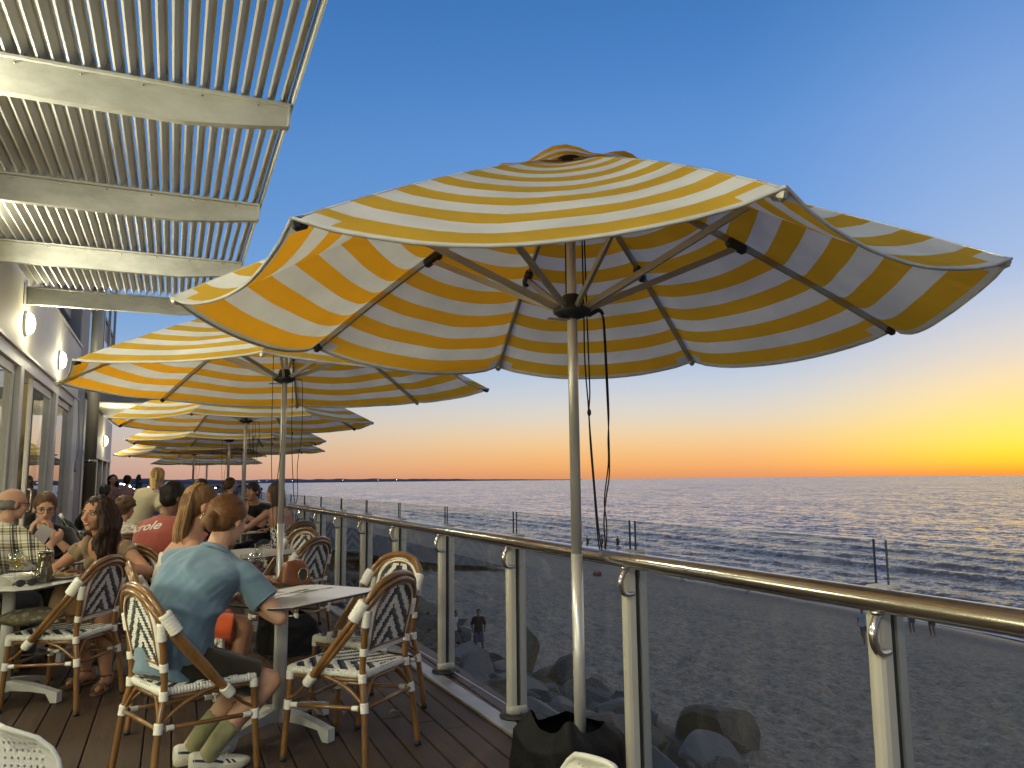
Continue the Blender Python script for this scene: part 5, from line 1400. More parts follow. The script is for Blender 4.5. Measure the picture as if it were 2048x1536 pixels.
STRAND = {}
def make_hair(X, kind, m_, o, t):
    H, HM, hs, s = X['H'], X['HM'], X['hs'], X['s']; vox = max(X['vox'], .007)
    q = random.Random(int(abs(X['hc'].x*977+X['hc'].y*331+X['hc'].z*131)*100)); m = MB()
    front = o.get('front', 0.)
    if kind != 'bald':
        ell(m, H(0, -.026+front, .044), (.0835*hs, .098*hs, .086*hs), HM, 20, 14); ell(m, H(0, -.055, .0), (.074*hs, .062*hs, .075*hs), HM, 16, 11)
        for sx in (-1, 1):
            if sx != o.get('tuck', 0): ell(m, H(sx*.050, -.02, .018), (.034*hs, .052*hs, .040*hs), HM, 12, 8)
    def lock(pts, r, n=5): m.tube(catmull(pts, n), r, 9)
    if kind == 'short': ell(m, H(0, -.045, -.028), (.066*hs, .050*hs, .048*hs), HM)
    elif kind == 'bald':
        for sx in (-1, 1): ell(m, H(sx*.056, -.030, -.008), (.028*hs, .062*hs, .040*hs), HM, 14, 9)
        ell(m, H(0, -.078, -.012), (.070*hs, .034*hs, .044*hs), HM, 16, 11)
    elif kind == 'curly':
        for k in range(90):
            a, b = q.uniform(0, 2*pi), q.uniform(-.35, 1); r = sqrt(max(0, 1-b*b)); d = V((cos(a)*r, sin(a)*r, b))
            if d.y > .45 and d.z < .45: continue
            ell(m, H(d.x*.090, -.018+d.y*.105, .036+d.z*.094), (.022*hs, .022*hs, .020*hs), HM, 8, 6)
    elif kind == 'bun':             # pulled back to a low knot with a loose tail
        ell(m, H(0, -.118, -.010), (.036*hs, .030*hs, .034*hs), HM, 14, 10); ell(m, H(0, -.090, -.038), (.05*hs, .032*hs, .035*hs), HM, 14, 10)
        lock([H(0, -.118, -.012), H(.012, -.138, -.035), H(.020, -.128, -.070), H(.018, -.112, -.088)], [.028*hs, .030*hs, .020*hs, .004*hs]); lock([H(-.01, -.118, -.014), H(-.020, -.132, -.045), H(-.024, -.118, -.080)], [.024*hs, .022*hs, .004*hs])
    elif kind == 'topknot': ell(m, H(0, -.085, .095), (.042*hs, .042*hs, .036*hs), HM, 14, 10); ell(m, H(0, -.05, -.045), (.06*hs, .045*hs, .04*hs), HM)
    elif kind == 'ponytail':
        lock([H(0, -.10, .055), H(0, -.150, .060), H(.0, -.165, -.01), H(.01, -.150, -.10), H(.012, -.135, -.17)], [.022*hs, .034*hs, .040*hs, .032*hs, .008*hs])
        ell(m, H(0, -.05, -.035), (.064*hs, .048*hs, .045*hs), HM)
    elif kind == 'long':
        ln = o.get('ln', .30); side = o.get('side', 0)
        for k in range(26):
            a = R(-190+200*k/25) if not o.get('back') else R(180+180*k/25)
            if o.get('open', True) and (math.degrees(a) % 360 < 188 or math.degrees(a) % 360 > 352): continue
            c, sn = cos(a), sin(a)
            if o.get('tuck') and c*o['tuck'] > 0 and sn > -.62: continue
            l = ln*q.uniform(.85, 1.08)
            if side and c*side < -.1: l *= .30
            if side and c*side > 0: l *= 1.1
            w = q.uniform(-.015, .015); y0 = -.022+sn*.088
            lock([H(c*.060, y0*.7-.006, .095), H(c*.084, y0, .030), H(c*.087+w, y0-.004, -.07), H(c*.086+w*2, y0-.010+o.get('fwd', 0)*.5, -.07-l*.5), H(c*.074+w*3, y0-.006+o.get('fwd', 0), -.07-l)], [.020*hs, .027*hs, .026*hs, .024*hs, .007*hs])
        if side:
            sg = 1 if side > 0 else -1
            for k in range(9):
                y0 = -.095+.145*k/8; x0 = .080+.020*sin(pi*k/8); l = ln*q.uniform(.92, 1.1); w = q.uniform(-.02, .02)
                lock([H(sg*.052, y0*.6, .085), H(sg*x0, y0, .01), H(sg*(x0+.018+w), y0+.004, -.09), H(sg*(x0+.004-w), y0+.012+w, -.09-l*.4), H(sg*(x0+.014+w), y0+.020, -.09-l*.75), H(sg*(x0-.008), y0+.024, -.09-l)], [.022*hs, .030*hs, .032*hs, .030*hs, .026*hs, .006*hs])
    nb = o.get('amp', .0035)
    root = remeshed('hair', m, m_, vox, 2, t, lambda co, n: nb*noise.noise(V((co.x*60, co.y*60, co.z*9)))+nb*.6*noise.noise(V((co.x*130, co.y*130, co.z*16))))
    # fine strands over the mass
    ns = o.get('strands', 0)
    if ns:
        m = MB()
        for k in range(ns):
            if kind == 'bun':
                a = q.uniform(-1.25, 1.25); b = q.uniform(.0, 1.) ; st = V((sin(a)*.083, .030+q.uniform(-.05, .03)+0*b, .030+cos(a)*.088)) ; P0 = st
                pts = []
                for i in range(7):
                    f = i/6; e = V((q.uniform(-.004, .004), -.120, -.008+q.uniform(-.006, .006))); p = P0.lerp(e, f); d = V(((p.x)/.0865, (p.y+.026)/.102, (p.z-.040)/.090)); L1 = d.length
                    if L1 > 1e-4 and f < .93: d = d/L1*1.035; p = V((d.x*.0865, d.y*.102-.026, d.z*.090+.040))
                    pts.append(H(*p)+V((q.uniform(-.0008, .0008),)*3))
                m.tube(pts, [.0018*hs]*6+[.001*hs], 4)
            elif kind == 'long':
                a = R(q.uniform(-172, -8)); c, sn = cos(a), sin(a)
                if o.get('tuck') and c*o['tuck'] > 0 and sn > -.62: continue
                if o.get('side') and c*o['side'] < -.1: continue
                y0 = -.022+sn*.090; l = o.get('ln', .3)*q.uniform(.8, 1.15); w = q.uniform(-.02, .02)
                pts = [H(c*.03, y0*.4-.006, .134), H(c*.080, y0*.95-.004, .092), H(c*.108, y0*1.18, .02), H(c*.114+w, y0*1.22-.004, -.08), H(c*.111+w*2, y0*1.22-.010+o.get('fwd', 0)*.5, -.07-l*.5), H(c*.09+w*3, y0+o.get('fwd', 0), -.09-l)]
                m.tube(catmull(pts, 4), .0019*hs, 4)
            else:
                a = q.uniform(0, 2*pi); pts = [H(0, -.10, .06), H(cos(a)*.034, -.158+sin(a)*.02, .05), H(cos(a)*.042, -.165+sin(a)*.03, -.03), H(cos(a)*.035, -.150+sin(a)*.03, -.12), H(cos(a)*.02+.012, -.135+sin(a)*.02, -.19)]
                m.tube(catmull(pts, 4), .0015*hs, 4)
        m.build('hair_strands', STRAND.setdefault(m_.name, mat(m_.name+'_strand', tuple(min(1, 1.9*c) for c in m_.node_tree.nodes['Principled BSDF'].inputs['Base Color'].default_value[:3]), .4, spec=.35)), root)['kind'] = 'stuff'
    X['hair'] = root
# ------------------------------------------------------------------ the people at the tables
def to_world(o, p): return Matrix.Translation(o.location) @ Matrix.Rotation(o.rotation_euler[2], 4, 'Z') @ V(p)
# man in the blue shirt, back to the camera, elbow on the table
blue = person((.02, 4.16, 0), 20, 'man in a faded blue t-shirt with knotted auburn hair, back to the camera',
    dict(vox=.0075, skin='fair', hip=.56, hip_y=.02, torso=.45, lean=25, fat=1.1, tilt=-7, twist=40, slump=.05, head_yaw=-16, head_pitch=-20, head=1.04, wide=1.03,
         arms=[dict(w=(-.10, .42, .775), hint=(-1, -.3, -.3), dir=(.85, .5, .0), palm=(0, .2, -1), curl=.6), dict(w=(.0, .36, .775), hint=(1, .5, -.55), dir=(-.95, .25, 0), palm=(0, .1, -1), curl=.5)],
         legs=[dict(a=(-.06, .14, .085), toe=(.12, 1, 0), hint=(.1, .3, 1)), dict(a=(.11, .15, .085), toe=(.30, 1, 0), hint=(.15, .3, 1))],
         wear=[('shorts', 'dark_olive', dict(ln=.83, cuff=.088, fold=.008)), ('shirt', 'blue', dict(sl=.64, grow=.022, cuff=.074, fold=.016, hem=.05, hem_y=.0, freq=14))],
         hair=('bun', 'auburn', dict(strands=420)), shoes='sneaker', sock_h=.42))
# woman beside him, orange shorts, hoop earring
hoop = person((.0, 5.16, 0), 2, 'woman with long honey hair, hoop earring and orange shorts beside the man in blue',
    dict(vox=.009, fem=True, skin='tan', hip=.56, lean=14, twist=6, slump=.03, head_yaw=-4, head_pitch=-6, head=1.05, face=True,
         arms=[dict(w=(.02, .50, .77), hint=(-1, -.2, -.4), dir=(.7, .7, 0)), dict(w=(.16, .46, .77), hint=(1, .1, -.4), dir=(-.5, .8, 0))],
         legs=[dict(a=(.02, .38, .085), toe=(.0, 1, 0)), dict(a=(.16, .34, .085), toe=(.1, 1, 0))],
         wear=[('shorts', 'orange', dict(ln=.86, cuff=.092, fold=.012)), ('vest', 'pale', dict(t0=-.2, t1=.86, strap=False))],
         hair=('long', 'honey', dict(ln=.20, strands=260, tuck=1)), shoes='sandal'))
m = MB(); H = hoop['H']
for sx in (-1, 1): m.tube([H(sx*.083+.0, -.004+.017*cos(a), -.068+.019*sin(a)) for a in [2*pi*i/20 for i in range(20)]], .0028, 6, closed=True); m.tube([H(sx*.080, -.004, -.036), H(sx*.083, -.004, -.05)], .0022, 5)
m.build('earring', M['gold'], hoop['root'])
# woman in the brown dress
brown = person((-.37, 6.45, 0), 236, 'woman with long dark hair in a tan wrap dress, smiling towards the left',
    dict(vox=.0085, fem=True, skin='tan', hip=.55, torso=.41, lean=19, twist=4, slump=.05, head_yaw=-4, head_pitch=0, face=True, smile=1, gaze=-10, head=1.04, arm=1.12, fat=1.05,
         arms=[dict(w=(-.27, .36, .80), hint=(-1, -.2, -.7), dir=(-.3, .9, .1), palm=(.2, .2, -1)), dict(w=(.16, .40, .77), hint=(1, -.2, -.6), dir=(-.5, .8, 0))],
         legs=[dict(a=(-.26, .36, .085), toe=(-.3, 1, 0)), dict(a=(-.03, .26, .085), toe=(.2, 1, 0))],
         wear=[('vest', 'taupe', dict(t0=-.2, t1=.90, fold=.005, sleeve=.28, name='wrap_dress')), ('skirt', 'taupe', dict(ln=.85, fold=.008))],
         hair=('long', 'dark', dict(ln=.25, strands=300, side=-.9, fwd=.03, amp=.010)), shoes='sandal'))
m = MB(); m.box(brown['cen'](.60)+brown['fwd'](.6)*.165, (.06, .02, .10), bev=.008); m.tube(catmull([brown['sc']-brown['rt']*.09+brown['u']*.03, brown['cen'](.8)+brown['fwd'](.8)*.13-brown['rt']*.07, brown['cen'](.62)+brown['fwd'](.6)*.165], 5), .005, 6); m.build('dark_pendant', M['dark_plastic'], brown['root'])
# plaid shirt
person((-1.26, 6.60, 0), 58, 'bald man in a black and white plaid shirt seen from behind at the left table',
    dict(vox=.010, skin='fair', hip=.56, lean=24, twist=-6, slump=.05, head_yaw=-22, head_pitch=-8, fat=1.08, arm=1.1,
         arms=[dict(w=(-.15, .42, .78), hint=(-1, -.2, -.3)), dict(w=(.25, .40, .90), hint=(1, -.3, -.8), dir=(.3, .7, .6), palm=(-1, .2, 0), curl=.9)],
         wear=[('trousers', 'navy'), ('shirt', 'plaid', dict(sl=1.0, grow=.026, cuff=.072, fold=.006, hem=.03, name='shirt'))], hair=('bald', 'grey'), glasses=True, shoes='plain'))
m_ = None
# woman with glasses, chin on hands
person((-.95, 7.74, 0), 268, 'woman in dark rimmed glasses facing the camera, cheeks on her hands',
    dict(vox=.009, fem=True, skin='fair', hip=.56, lean=28, slump=.05, head_yaw=12, head_pitch=-14, face=True, glasses=True, head=1.06,
         arms=[dict(w=(-.082, .41, .945), hint=(-.9, .25, -1), dir=(.25, -.15, 1), palm=(.9, -.5, .1), curl=.8), dict(w=(.082, .41, .945), hint=(.9, .25, -1), dir=(-.25, -.15, 1), palm=(-.9, -.5, .1), curl=.8)],
         wear=[('trousers', 'black'), ('shirt', 'black', dict(sl=1.35, cuff=.06, name='cardigan'))], hair=('short', 'brown', dict(front=.004)), shoes='plain'))
# man in the red shirt
red = person((-.14, 6.70, 0), 46, 'dark haired man in a red t-shirt with white lettering across the shoulders',
    dict(vox=.0095, skin='dark', hip=.56, lean=17, twist=0, slump=.04, head_yaw=-22, head_pitch=-2, head=1.06, wide=1.08, glasses=True, fat=1.05,
         arms=[dict(w=(-.10, .46, .78), hint=(-1, -.3, -.4), dir=(.6, .7, 0)), dict(w=(.2, .46, .78), hint=(1, -.2, -.4), dir=(-.4, .8, 0))],
         wear=[('trousers', 'navy'), ('shirt', 'red', dict(sl=.62, grow=.024, cuff=.085, fold=.005, hem=.03))], hair=('short', 'black'), shoes='plain'))
def lettering(X, text, size, origin, right, up, ray, m_, spread=1.):
    """Flat print laid onto the cloth: text outlines projected on the shirt."""
    cu = bpy.data.curves.new('print', 'FONT'); cu.body = text; cu.size = size; cu.resolution_u = 3; cu.offset = size*.018
    ob = bpy.data.objects.new('print', cu); COL.objects.link(ob); dg = bpy.context.evaluated_depsgraph_get()
    me = bpy.data.meshes.new_from_object(ob.evaluated_get(dg)); bpy.data.objects.remove(ob)
    import bmesh as bm_; b = bm_.new(); b.from_mesh(me)
    bm_.ops.triangulate(b, faces=b.faces); 
    for _ in range(2): bm_.ops.subdivide_edges(b, edges=[e for e in b.edges if e.calc_length() > size*.10], cuts=1, use_grid_fill=False); bm_.ops.triangulate(b, faces=b.faces)
    sh = X['shirt'].data; tree = BVHTree.FromPolygons([v.co for v in sh.vertices], [p.vertices for p in sh.polygons])
    dead = []
    for v in b.verts:
        p = origin+right*v.co.x*spread+up*v.co.y; h = tree.ray_cast(p-ray*.5, ray)
        if h[0] is None: dead.append(v)
        else: v.co = h[0]-ray*.0035+h[1]*.001
    if dead: bm_.ops.delete(b, geom=dead, context='VERTS')
    b.to_mesh(me); b.free(); me.materials.clear(); me.materials.append(m_); me.name = 'lettering'
    return obj('lettering', me, X['root'])
f = red['fw']; lettering(red, 't:role', .115, red['cen'](.80)-f*.3-red['rt']*.165-red['u']*.015, (red['rt']+red['u']*.16).normalized(), (red['u']-red['rt']*.05).normalized(), f, mat('white_print', (.66, .60, .55), .7), 1.05)
# floral blouse, waitress and the pair by the column
person((-.53, 8.42, 0), 70, 'woman with short curly brown hair in a floral blouse, elbow on her table',
    dict(vox=.012, fem=True, skin='tan', hip=.52, lean=26, slump=.04, head_yaw=-12, head_pitch=-10, size=.96, fat=1.1,
         arms=[dict(w=(-.15, .4, .78), hint=(-1, -.2, -.4)), dict(w=(.30, .40, .80), hint=(1, -.1, -.5), dir=(-.2, .9, .1))],
         wear=[('trousers', 'navy'), ('shirt', 'floral', dict(sl=.8, grow=.024, cuff=.085, name='blouse'))], hair=('curly', 'brown'), shoes='plain'))
person((-.42, 10.75, 0), 30, 'blonde waitress with a ponytail in a khaki shirt leaning over a table',
    dict(vox=.012, fem=True, skin='fair', sit=False, hip=.82, lean=26, twist=20, slump=.02, head_yaw=22, head_pitch=-16, size=1.0, face=True,
         arms=[dict(w=(-.10, .42, .86), hint=(-1, -.3, -.4)), dict(w=(.20, .34, .80), hint=(.8, -.5, -.2))],
         wear=[('trousers', 'black'), ('shirt', 'khaki', dict(sl=.62, grow=.026, cuff=.080, hem=.06, fold=.007, name='shirt'))], hair=('ponytail', 'blond', dict(strands=120)), shoes='plain'))
person((-1.12, 17.4, 0), 285, 'woman in a pinkish top standing just beyond the steel column, facing the camera', dict(vox=.015, fem=True, skin='fair', sit=False, size=.90, face=True, wear=[('trousers', 'navy'), ('shirt', 'rose', dict(sl=.5))], hair=('long', 'dark', dict(ln=.16)), shoes='plain'))
person((-.86, 17.1, 0), 70, 'person with dark hair in a pale pink top next to the woman by the column', dict(vox=.015, fem=True, skin='fair', sit=False, size=.89, wear=[('trousers', 'grey'), ('shirt', 'rose', dict(sl=.4))], hair=('topknot', 'dark'), shoes='plain'))
person((-1.05, 13.4, 0), 60, 'person in black half hidden behind the dark haired woman, against the wall', dict(vox=.015, skin='olive', size=.98, lean=16, wear=[('trousers', 'black'), ('shirt', 'black', dict(sl=1.5))], hair=('short', 'black'), shoes='plain'))
person((.30, 9.35, 0), 100, 'dark haired person just showing above the head of the man in red', dict(vox=.014, skin='olive', size=1.02, lean=4, wear=[('trousers', 'black'), ('shirt', 'black', dict(sl=.7))], hair=('short', 'black'), shoes='plain'))
# the group down the deck
person((1.14, 20.2, 0), -5, 'person in a white t-shirt and dark cap with a face mask, far down the deck', dict(vox=.015, skin='olive', sit=True, hip=.60, lean=14, wear=[('trousers', 'black'), ('shirt', 'white', dict(sl=.6))], hair=('topknot', 'black'), shoes='plain'))
person((1.18, 18.1, 0), 150, 'person in a dark green top facing the one in the white t-shirt', dict(vox=.015, skin='olive', sit=True, hip=.58, lean=8, wear=[('trousers', 'black'), ('shirt', 'green', dict(sl=1.2))], hair=('long', 'dark', dict(ln=.12)), shoes='plain'))
person((.90, 14.55, 0), 62, 'woman in a black sleeveless dress, brown hair pinned up, beside the umbrella pole', dict(vox=.0125, fem=True, skin='fair', sit=True, hip=.60, lean=4, head_yaw=-28, size=1.06, wear=[('skirt', 'black'), ('vest', 'black', dict(t1=.93))], hair=('bun', 'brown'), shoes='plain'))
person((1.12, 10.95, 0), 238, 'man dressed in black facing the camera, raising one hand as he talks',
    dict(vox=.010, skin='olive', hip=.57, lean=22, slump=.04, head_yaw=-14, head_pitch=-4, face=True,
         arms=[dict(w=(.02, .44, .94), hint=(-1, -.1, -.8), dir=(-.25, -.1, 1), palm=(.5, .8, .2), curl=.25), dict(w=(.25, .38, .80), hint=(1, -.1, -.6), dir=(-.4, .8, .2))],
         wear=[('trousers', 'black'), ('shirt', 'black', dict(sl=.62, cuff=.075))], hair=('short', 'black', dict(front=.01)), shoes='plain'))
person((1.24, 9.62, 0), 118, 'long haired woman in a black and white patterned halter dress leaning on her table',
    dict(vox=.0105, fem=True, skin='tan', hip=.57, lean=20, tilt=2, slump=.03, head_yaw=12, size=1.02,
         arms=[dict(w=(-.30, .40, .78), hint=(-1, -.2, -.5), dir=(.3, .9, 0)), dict(w=(.1, .42, .78), hint=(1, -.1, -.5))],
         wear=[('skirt', 'zebra'), ('vest', 'zebra', dict(t1=.72, strap=False))], hair=('long', 'brown', dict(ln=.24)), shoes='plain'))
# on the sand and in the water
def beach(x, y, h, label, **k):
    gz = sand_h(x, y); d = dict(vox=.02, sit=False, shoes=None); d.update(k); person((x, y, gz), h, label, d)
stride = [dict(a=(-.09, .26, .10), toe=(0, 1, 0)), dict(a=(.09, -.24, .14), toe=(0, 1, 0))]
beach(11.5, 29.8, 250, 'man in a dark shirt and grey shorts standing on the sand by the rock bank', skin='olive', vox=.014, legs=[dict(a=(-.20, .05, .085)), dict(a=(.12, 0, .085))], wear=[('shorts', 'grey', dict(ln=1.0, cuff=.11)), ('shirt', 'maroon', dict(sl=1.1, hem=.08))], hair=('short', 'black'))
person((9.95, 28.4, -5.0), 300, 'girl with long dark hair in a white t-shirt and rust coloured trousers on the rocks', dict(vox=.014, fem=True, sit=False, skin='olive', size=.86, wear=[('trousers', 'maroon'), ('shirt', 'white', dict(sl=.6))], hair=('long', 'black', dict(ln=.28)), shoes='plain'))
person((9.0, 29.6, -4.75), 330, 'person in a red top crouching low on the rocks beside the chair', dict(vox=.015, sit=True, hip=.42, lean=34, skin='olive', size=.9, legs=[dict(a=(-.1, .2, .085)), dict(a=(.1, .2, .085))], wear=[('shorts', 'navy', dict(ln=.9)), ('shirt', 'maroon', dict(sl=.6))], hair=('short', 'black'), shoes='plain'))
beach(30.4, 27.9, 200, 'walker in a white top and dark shorts, left one of the pair below the handrail', legs=stride, wear=[('shorts', 'grey', dict(ln=.6)), ('shirt', 'white', dict(sl=.5))], skin='olive', hair=('short', 'black'))
beach(30.9, 26.9, 205, 'walker with a bag in hand, right one of the pair below the handrail', fem=True, wear=[('shorts', 'black', dict(ln=.4)), ('vest', 'white', dict(t1=.93))], skin='tan', hair=('bun', 'dark'))
beach(36.9, 30.6, 200, 'distant stroller in pale clothes at the water edge, left of two far strollers', wear=[('shorts', 'grey'), ('shirt', 'pale', dict(sl=.6))], skin='olive', hair=('short', 'dark'))
beach(37.3, 29.7, 200, 'distant stroller in dark clothes at the water edge, right of two far strollers', wear=[('shorts', 'black'), ('shirt', 'grey', dict(sl=.6))], skin='olive', hair=('short', 'dark'))
beach(40.0, 55.5, 190, 'lone walker in white trousers whose legs show under the handrail by the shoreline', legs=stride, wear=[('trousers', 'white'), ('shirt', 'white', dict(sl=.6))], skin='olive', hair=('short', 'dark'))
beach(40.2, 47.5, 190, 'lone dark walker crossing behind the handrail at the shoreline', legs=stride, wear=[('shorts', 'black'), ('shirt', 'black', dict(sl=.6))], skin='olive', hair=('short', 'dark'))
for x, y, hh, lab, sz in ((51.5, 92.5, 200, 'bather wading at the left of three in the shallow surf', .95), (53.2, 91.5, 170, 'bather in the middle of three in the shallow surf', 1.0), (54.5, 89.7, 220, 'bather at the right of three in the shallow surf', 1.0)):
    person((x, y, SEA-.35), hh, lab, dict(vox=.024, sit=False, size=sz, skin='dark', wear=[('shorts', 'black')], hair=('short', 'black')))

bpy.data.scenes.remove(WORK)
# ------------------------------------------------------------------ things on and around the tables
TZ = .7405
M['wine'] = mat('red_wine', (.05, .004, .006), .05); M['white_wine'] = glass('white_wine', (.92, .86, .52), 1.2); M['water'] = glass('water', (.9, .93, .93), 1.2)
M['crockery'] = mat('white_crockery', (.66, .65, .60), .2); M['leather'] = mat('tan_leather', (.26, .085, .025), .35, vary=(.14, .045, .014), vscale=9, bump=(60, .25, .004)); M['paper'] = mat('paper', (.66, .65, .60), .7)
M['food'] = mat('cooked_food', (.42, .29, .08), .6, vary=(.22, .10, .03), vscale=40, bump=(50, .8, .01)); M['leafy'] = mat('dry_leaf', (.36, .28, .17), .8)
def wine_glass(loc, label, wine=None, s=1., level=.45):
    t = tag(empty('wine_glass', loc), label, 'wine glass')
    b = MB(); b.lathe([(.034, .0), (.034, .002), (.006, .006), (.0035, .012), (.0035, .085), (.008, .092), (.026, .105), (.038, .130), (.040, .150), (.034, .195), (.0325, .195), (.0385, .150), (.036, .131), (.024, .107), (.0, .098)], 24); b.v = [tuple(x*s for x in v) for v in b.v]; b.build('bowl', M['drink_glass'], t)
    if wine:
        z = .107+.06*level; b = MB(); b.lathe([(.0, .100), (.022, .108), (.034, .130), (.036, z+.012), (0, z+.012)], 20); b.v = [tuple(x*s for x in v) for v in b.v]; b.build('drink', M[wine], t)
wine_glass((.475, 4.86, TZ), 'wine glass of red wine standing beside the umbrella pole on the front table', 'wine', 1.05)
wine_glass((.415, 4.83, TZ), 'wine glass half hidden behind the sleeve of the blue shirt', 'wine', 1.05)
wine_glass((-.872, 5.70, TZ), 'wine glass with pale wine at the front edge of the left table', 'white_wine', 1.05, .7)
wine_glass((-.925, 5.99, TZ), 'empty wine glass behind the pale wine on the left table', None, 1.05)
def tumbler(loc, label, r=.036, h=.09, fill=None):
    t = tag(empty('tumbler', loc), label, 'tumbler'); b = MB(); b.lathe([(.0, .0), (r*.86, 0), (r, h), (r*.94, h), (r*.8, .008), (0, .008)], 22); b.build('glass_body', M['drink_glass'], t)
    if fill: b = MB(); b.lathe([(0, .0085), (r*.79, .0085), (r*.86, h*.5), (0, h*.5)], 20); b.build('drink', M[fill], t)
tumbler((-.93, 6.16, TZ), 'empty straight tumbler between the wine glass and the water jug'); tumbler((-.742, 5.70, TZ), 'wide water tumbler in front of the steel jug', .046, .105, 'water'); tumbler((-1.03, 5.78, TZ), 'small water tumbler at the left edge of the picture', .036, .08, 'water')
tumbler((.70, 7.05, TZ), 'clear tumbler on the table behind the leather bag', .036, .09); tumbler((-.10, 9.6, TZ), 'clear tumbler near the waitress', .036, .09)
t = tag(empty('steel_jug', (-.735, 5.83, TZ)), 'tall steel and glass water jug on the left table', 'jug')
b = MB(); b.lathe([(0, 0), (.050, 0), (.052, .06), (.038, .12), (.036, .15), (.046, .19), (.043, .19), (.034, .15), (.036, .12), (.049, .06), (.047, .005), (0, .005)], 26); b.build('jug_body', mat('smoky_glass', (.10, .085, .05), .12, .6), t)
b = MB(); b.tube([(.046*cos(a), .046*sin(a), .19) for a in [2*pi*i/24 for i in range(24)]], .003, 6, closed=True); b.build('rim', M['steel'], t)
t = tag(empty('bowl', (-.855, 5.84, TZ)), 'white bowl with food remains behind the wine glass', 'bowl')
b = MB(); b.lathe([(0, .0), (.045, .0), (.05, .006), (.10, .045), (.112, .052), (.11, .056), (.095, .047), (.05, .012), (0, .010)], 30); b.build('dish', M['crockery'], t)
b = MB(); q = random.Random(2)
for k in range(14): b.ball((q.uniform(-.05, .05), q.uniform(-.05, .05), .035), (.02, .016, .012), 8, 6)
b.build('food', M['food'], t)
t = tag(empty('plate', (-.66, 5.98, TZ)), 'white plate heaped with yellow food at the right end of the left table', 'plate')
b = MB(); b.lathe([(0, .0), (.07, .0), (.075, .004), (.125, .018), (.127, .021), (.075, .009), (0, .008)], 32); b.build('dish', M['crockery'], t)
b = MB()
for k in range(46): a = q.uniform(0, 6.28); r = .075*sqrt(q.random()); b.ball((cos(a)*r, sin(a)*r, .016+.02*(1-r/.08)), (.018, .012, .010), 7, 5)
b.build('food', M['food'], t)
for i, (x, y, rz, z, lab) in enumerate([(-.70, 5.86, .6, .03, 'fork resting up on the food plate of the left table'), (.60, 4.50, .7, .004, 'knife lying on the napkin on the front table'), (.66, 4.56, .72, .004, 'fork lying along the menu on the front table')]):
    t = tag(empty('cutlery', (x, y, TZ+z), rz), lab, 'cutlery'); b = MB(); b.tube([(-.09, 0, 0), (-.02, 0, .004), (.03, 0, .003)], [.0045, .003, .003], 7, sx=.5); b.build('handle', M['steel'], t)
    b = MB(); b.box((.065, 0, .003), (.07, .016, .002)); b.build('blade', M['steel'], t)
    if i == 0: t.rotation_euler = (0, -.45, .6)
t = tag(empty('sunglasses', (-.80, 5.63, TZ), .5), 'black sunglasses folded upside down at the edge of the left table', 'sunglasses')
for sx in (-1, 1): b = MB(); b.ball((sx*.032, 0, .022), (.029, .006, .022), 12, 8); b.build('lens', M['dark_plastic'], t)
b = MB(); b.tube([(-.062, 0, .03), (-.058, .05, .012), (.02, .065, .006)], .003, 6); b.tube([(.062, 0, .03), (.058, .055, .014), (-.02, .075, .006)], .003, 6); b.tube([(-.06, 0, .034), (.06, 0, .034)], .003, 6); b.build('frame', M['dark_plastic'], t)
# papers on the front table
for x, y, rz, w, h, lab in ((.72, 4.70, .62, .30, .21, 'white paper menu lying on the front table'), (.55, 4.46, .72, .26, .12, 'pale folded napkin at the near edge of the front table')):
    t = tag(empty('paper_menu' if w > .28 else 'napkin', (x, y, TZ), rz), lab, 'menu' if w > .28 else 'napkin'); b = MB()
    b.grid(10, 8, lambda u, v: ((u-.5)*w, (v-.5)*h, .0035+.003*sin(u*7+v*3)*(u*(1-u))*4)); b.build('sheet', M['paper'], t)
# leather bag
t = tag(empty('leather_bag', (.70, 4.90, TZ), .25), 'small tan leather bag with a dark front panel standing on the front table', 'bag')
b = MB()
def bagf(u, v):
    a = u*2*pi; w = .092*sqrt(max(0, 1-(v*.93)**2.6)); d = .052*sqrt(max(.02, 1-(v*.96)**2)); c, s_ = cos(a), sin(a); e = .55
    k = 1 if v < .999 else .0
    return (abs(c)**e*(1 if c > 0 else -1)*w*k, abs(s_)**e*(1 if s_ > 0 else -1)*d*k, .150*v+.012*cos(2*a)*v*(1-v)*2)
b.grid(40, 16, bagf); b.build('bag_body', M['leather'], t)
b = MB(); b.box((.030, -.050, .065), (.058, .008, .070), bev=.004); b.build('front_panel', M['dark_plastic'], t)
b = MB(); b.tube([(.03+.034*cos(a)*.9, -.055, .065+.041*sin(a)*.95) for a in [2*pi*i/20 for i in range(20)]], .0025, 6, closed=True); b.build('panel_trim', M['gold'], t)
b = MB(); b.grid(18, 10, lambda u, v: ((u-.5)*.24-.02, (v-.5)*.13-.02, .004+.020*max(0, sin(u*6.5+v*2))*(1-abs(v-.5)*1.6)+.012*noise.noise(V((u*5, v*5, 1))))); b.build('flap', mat('dark_leather', (.06, .035, .015), .45), t)
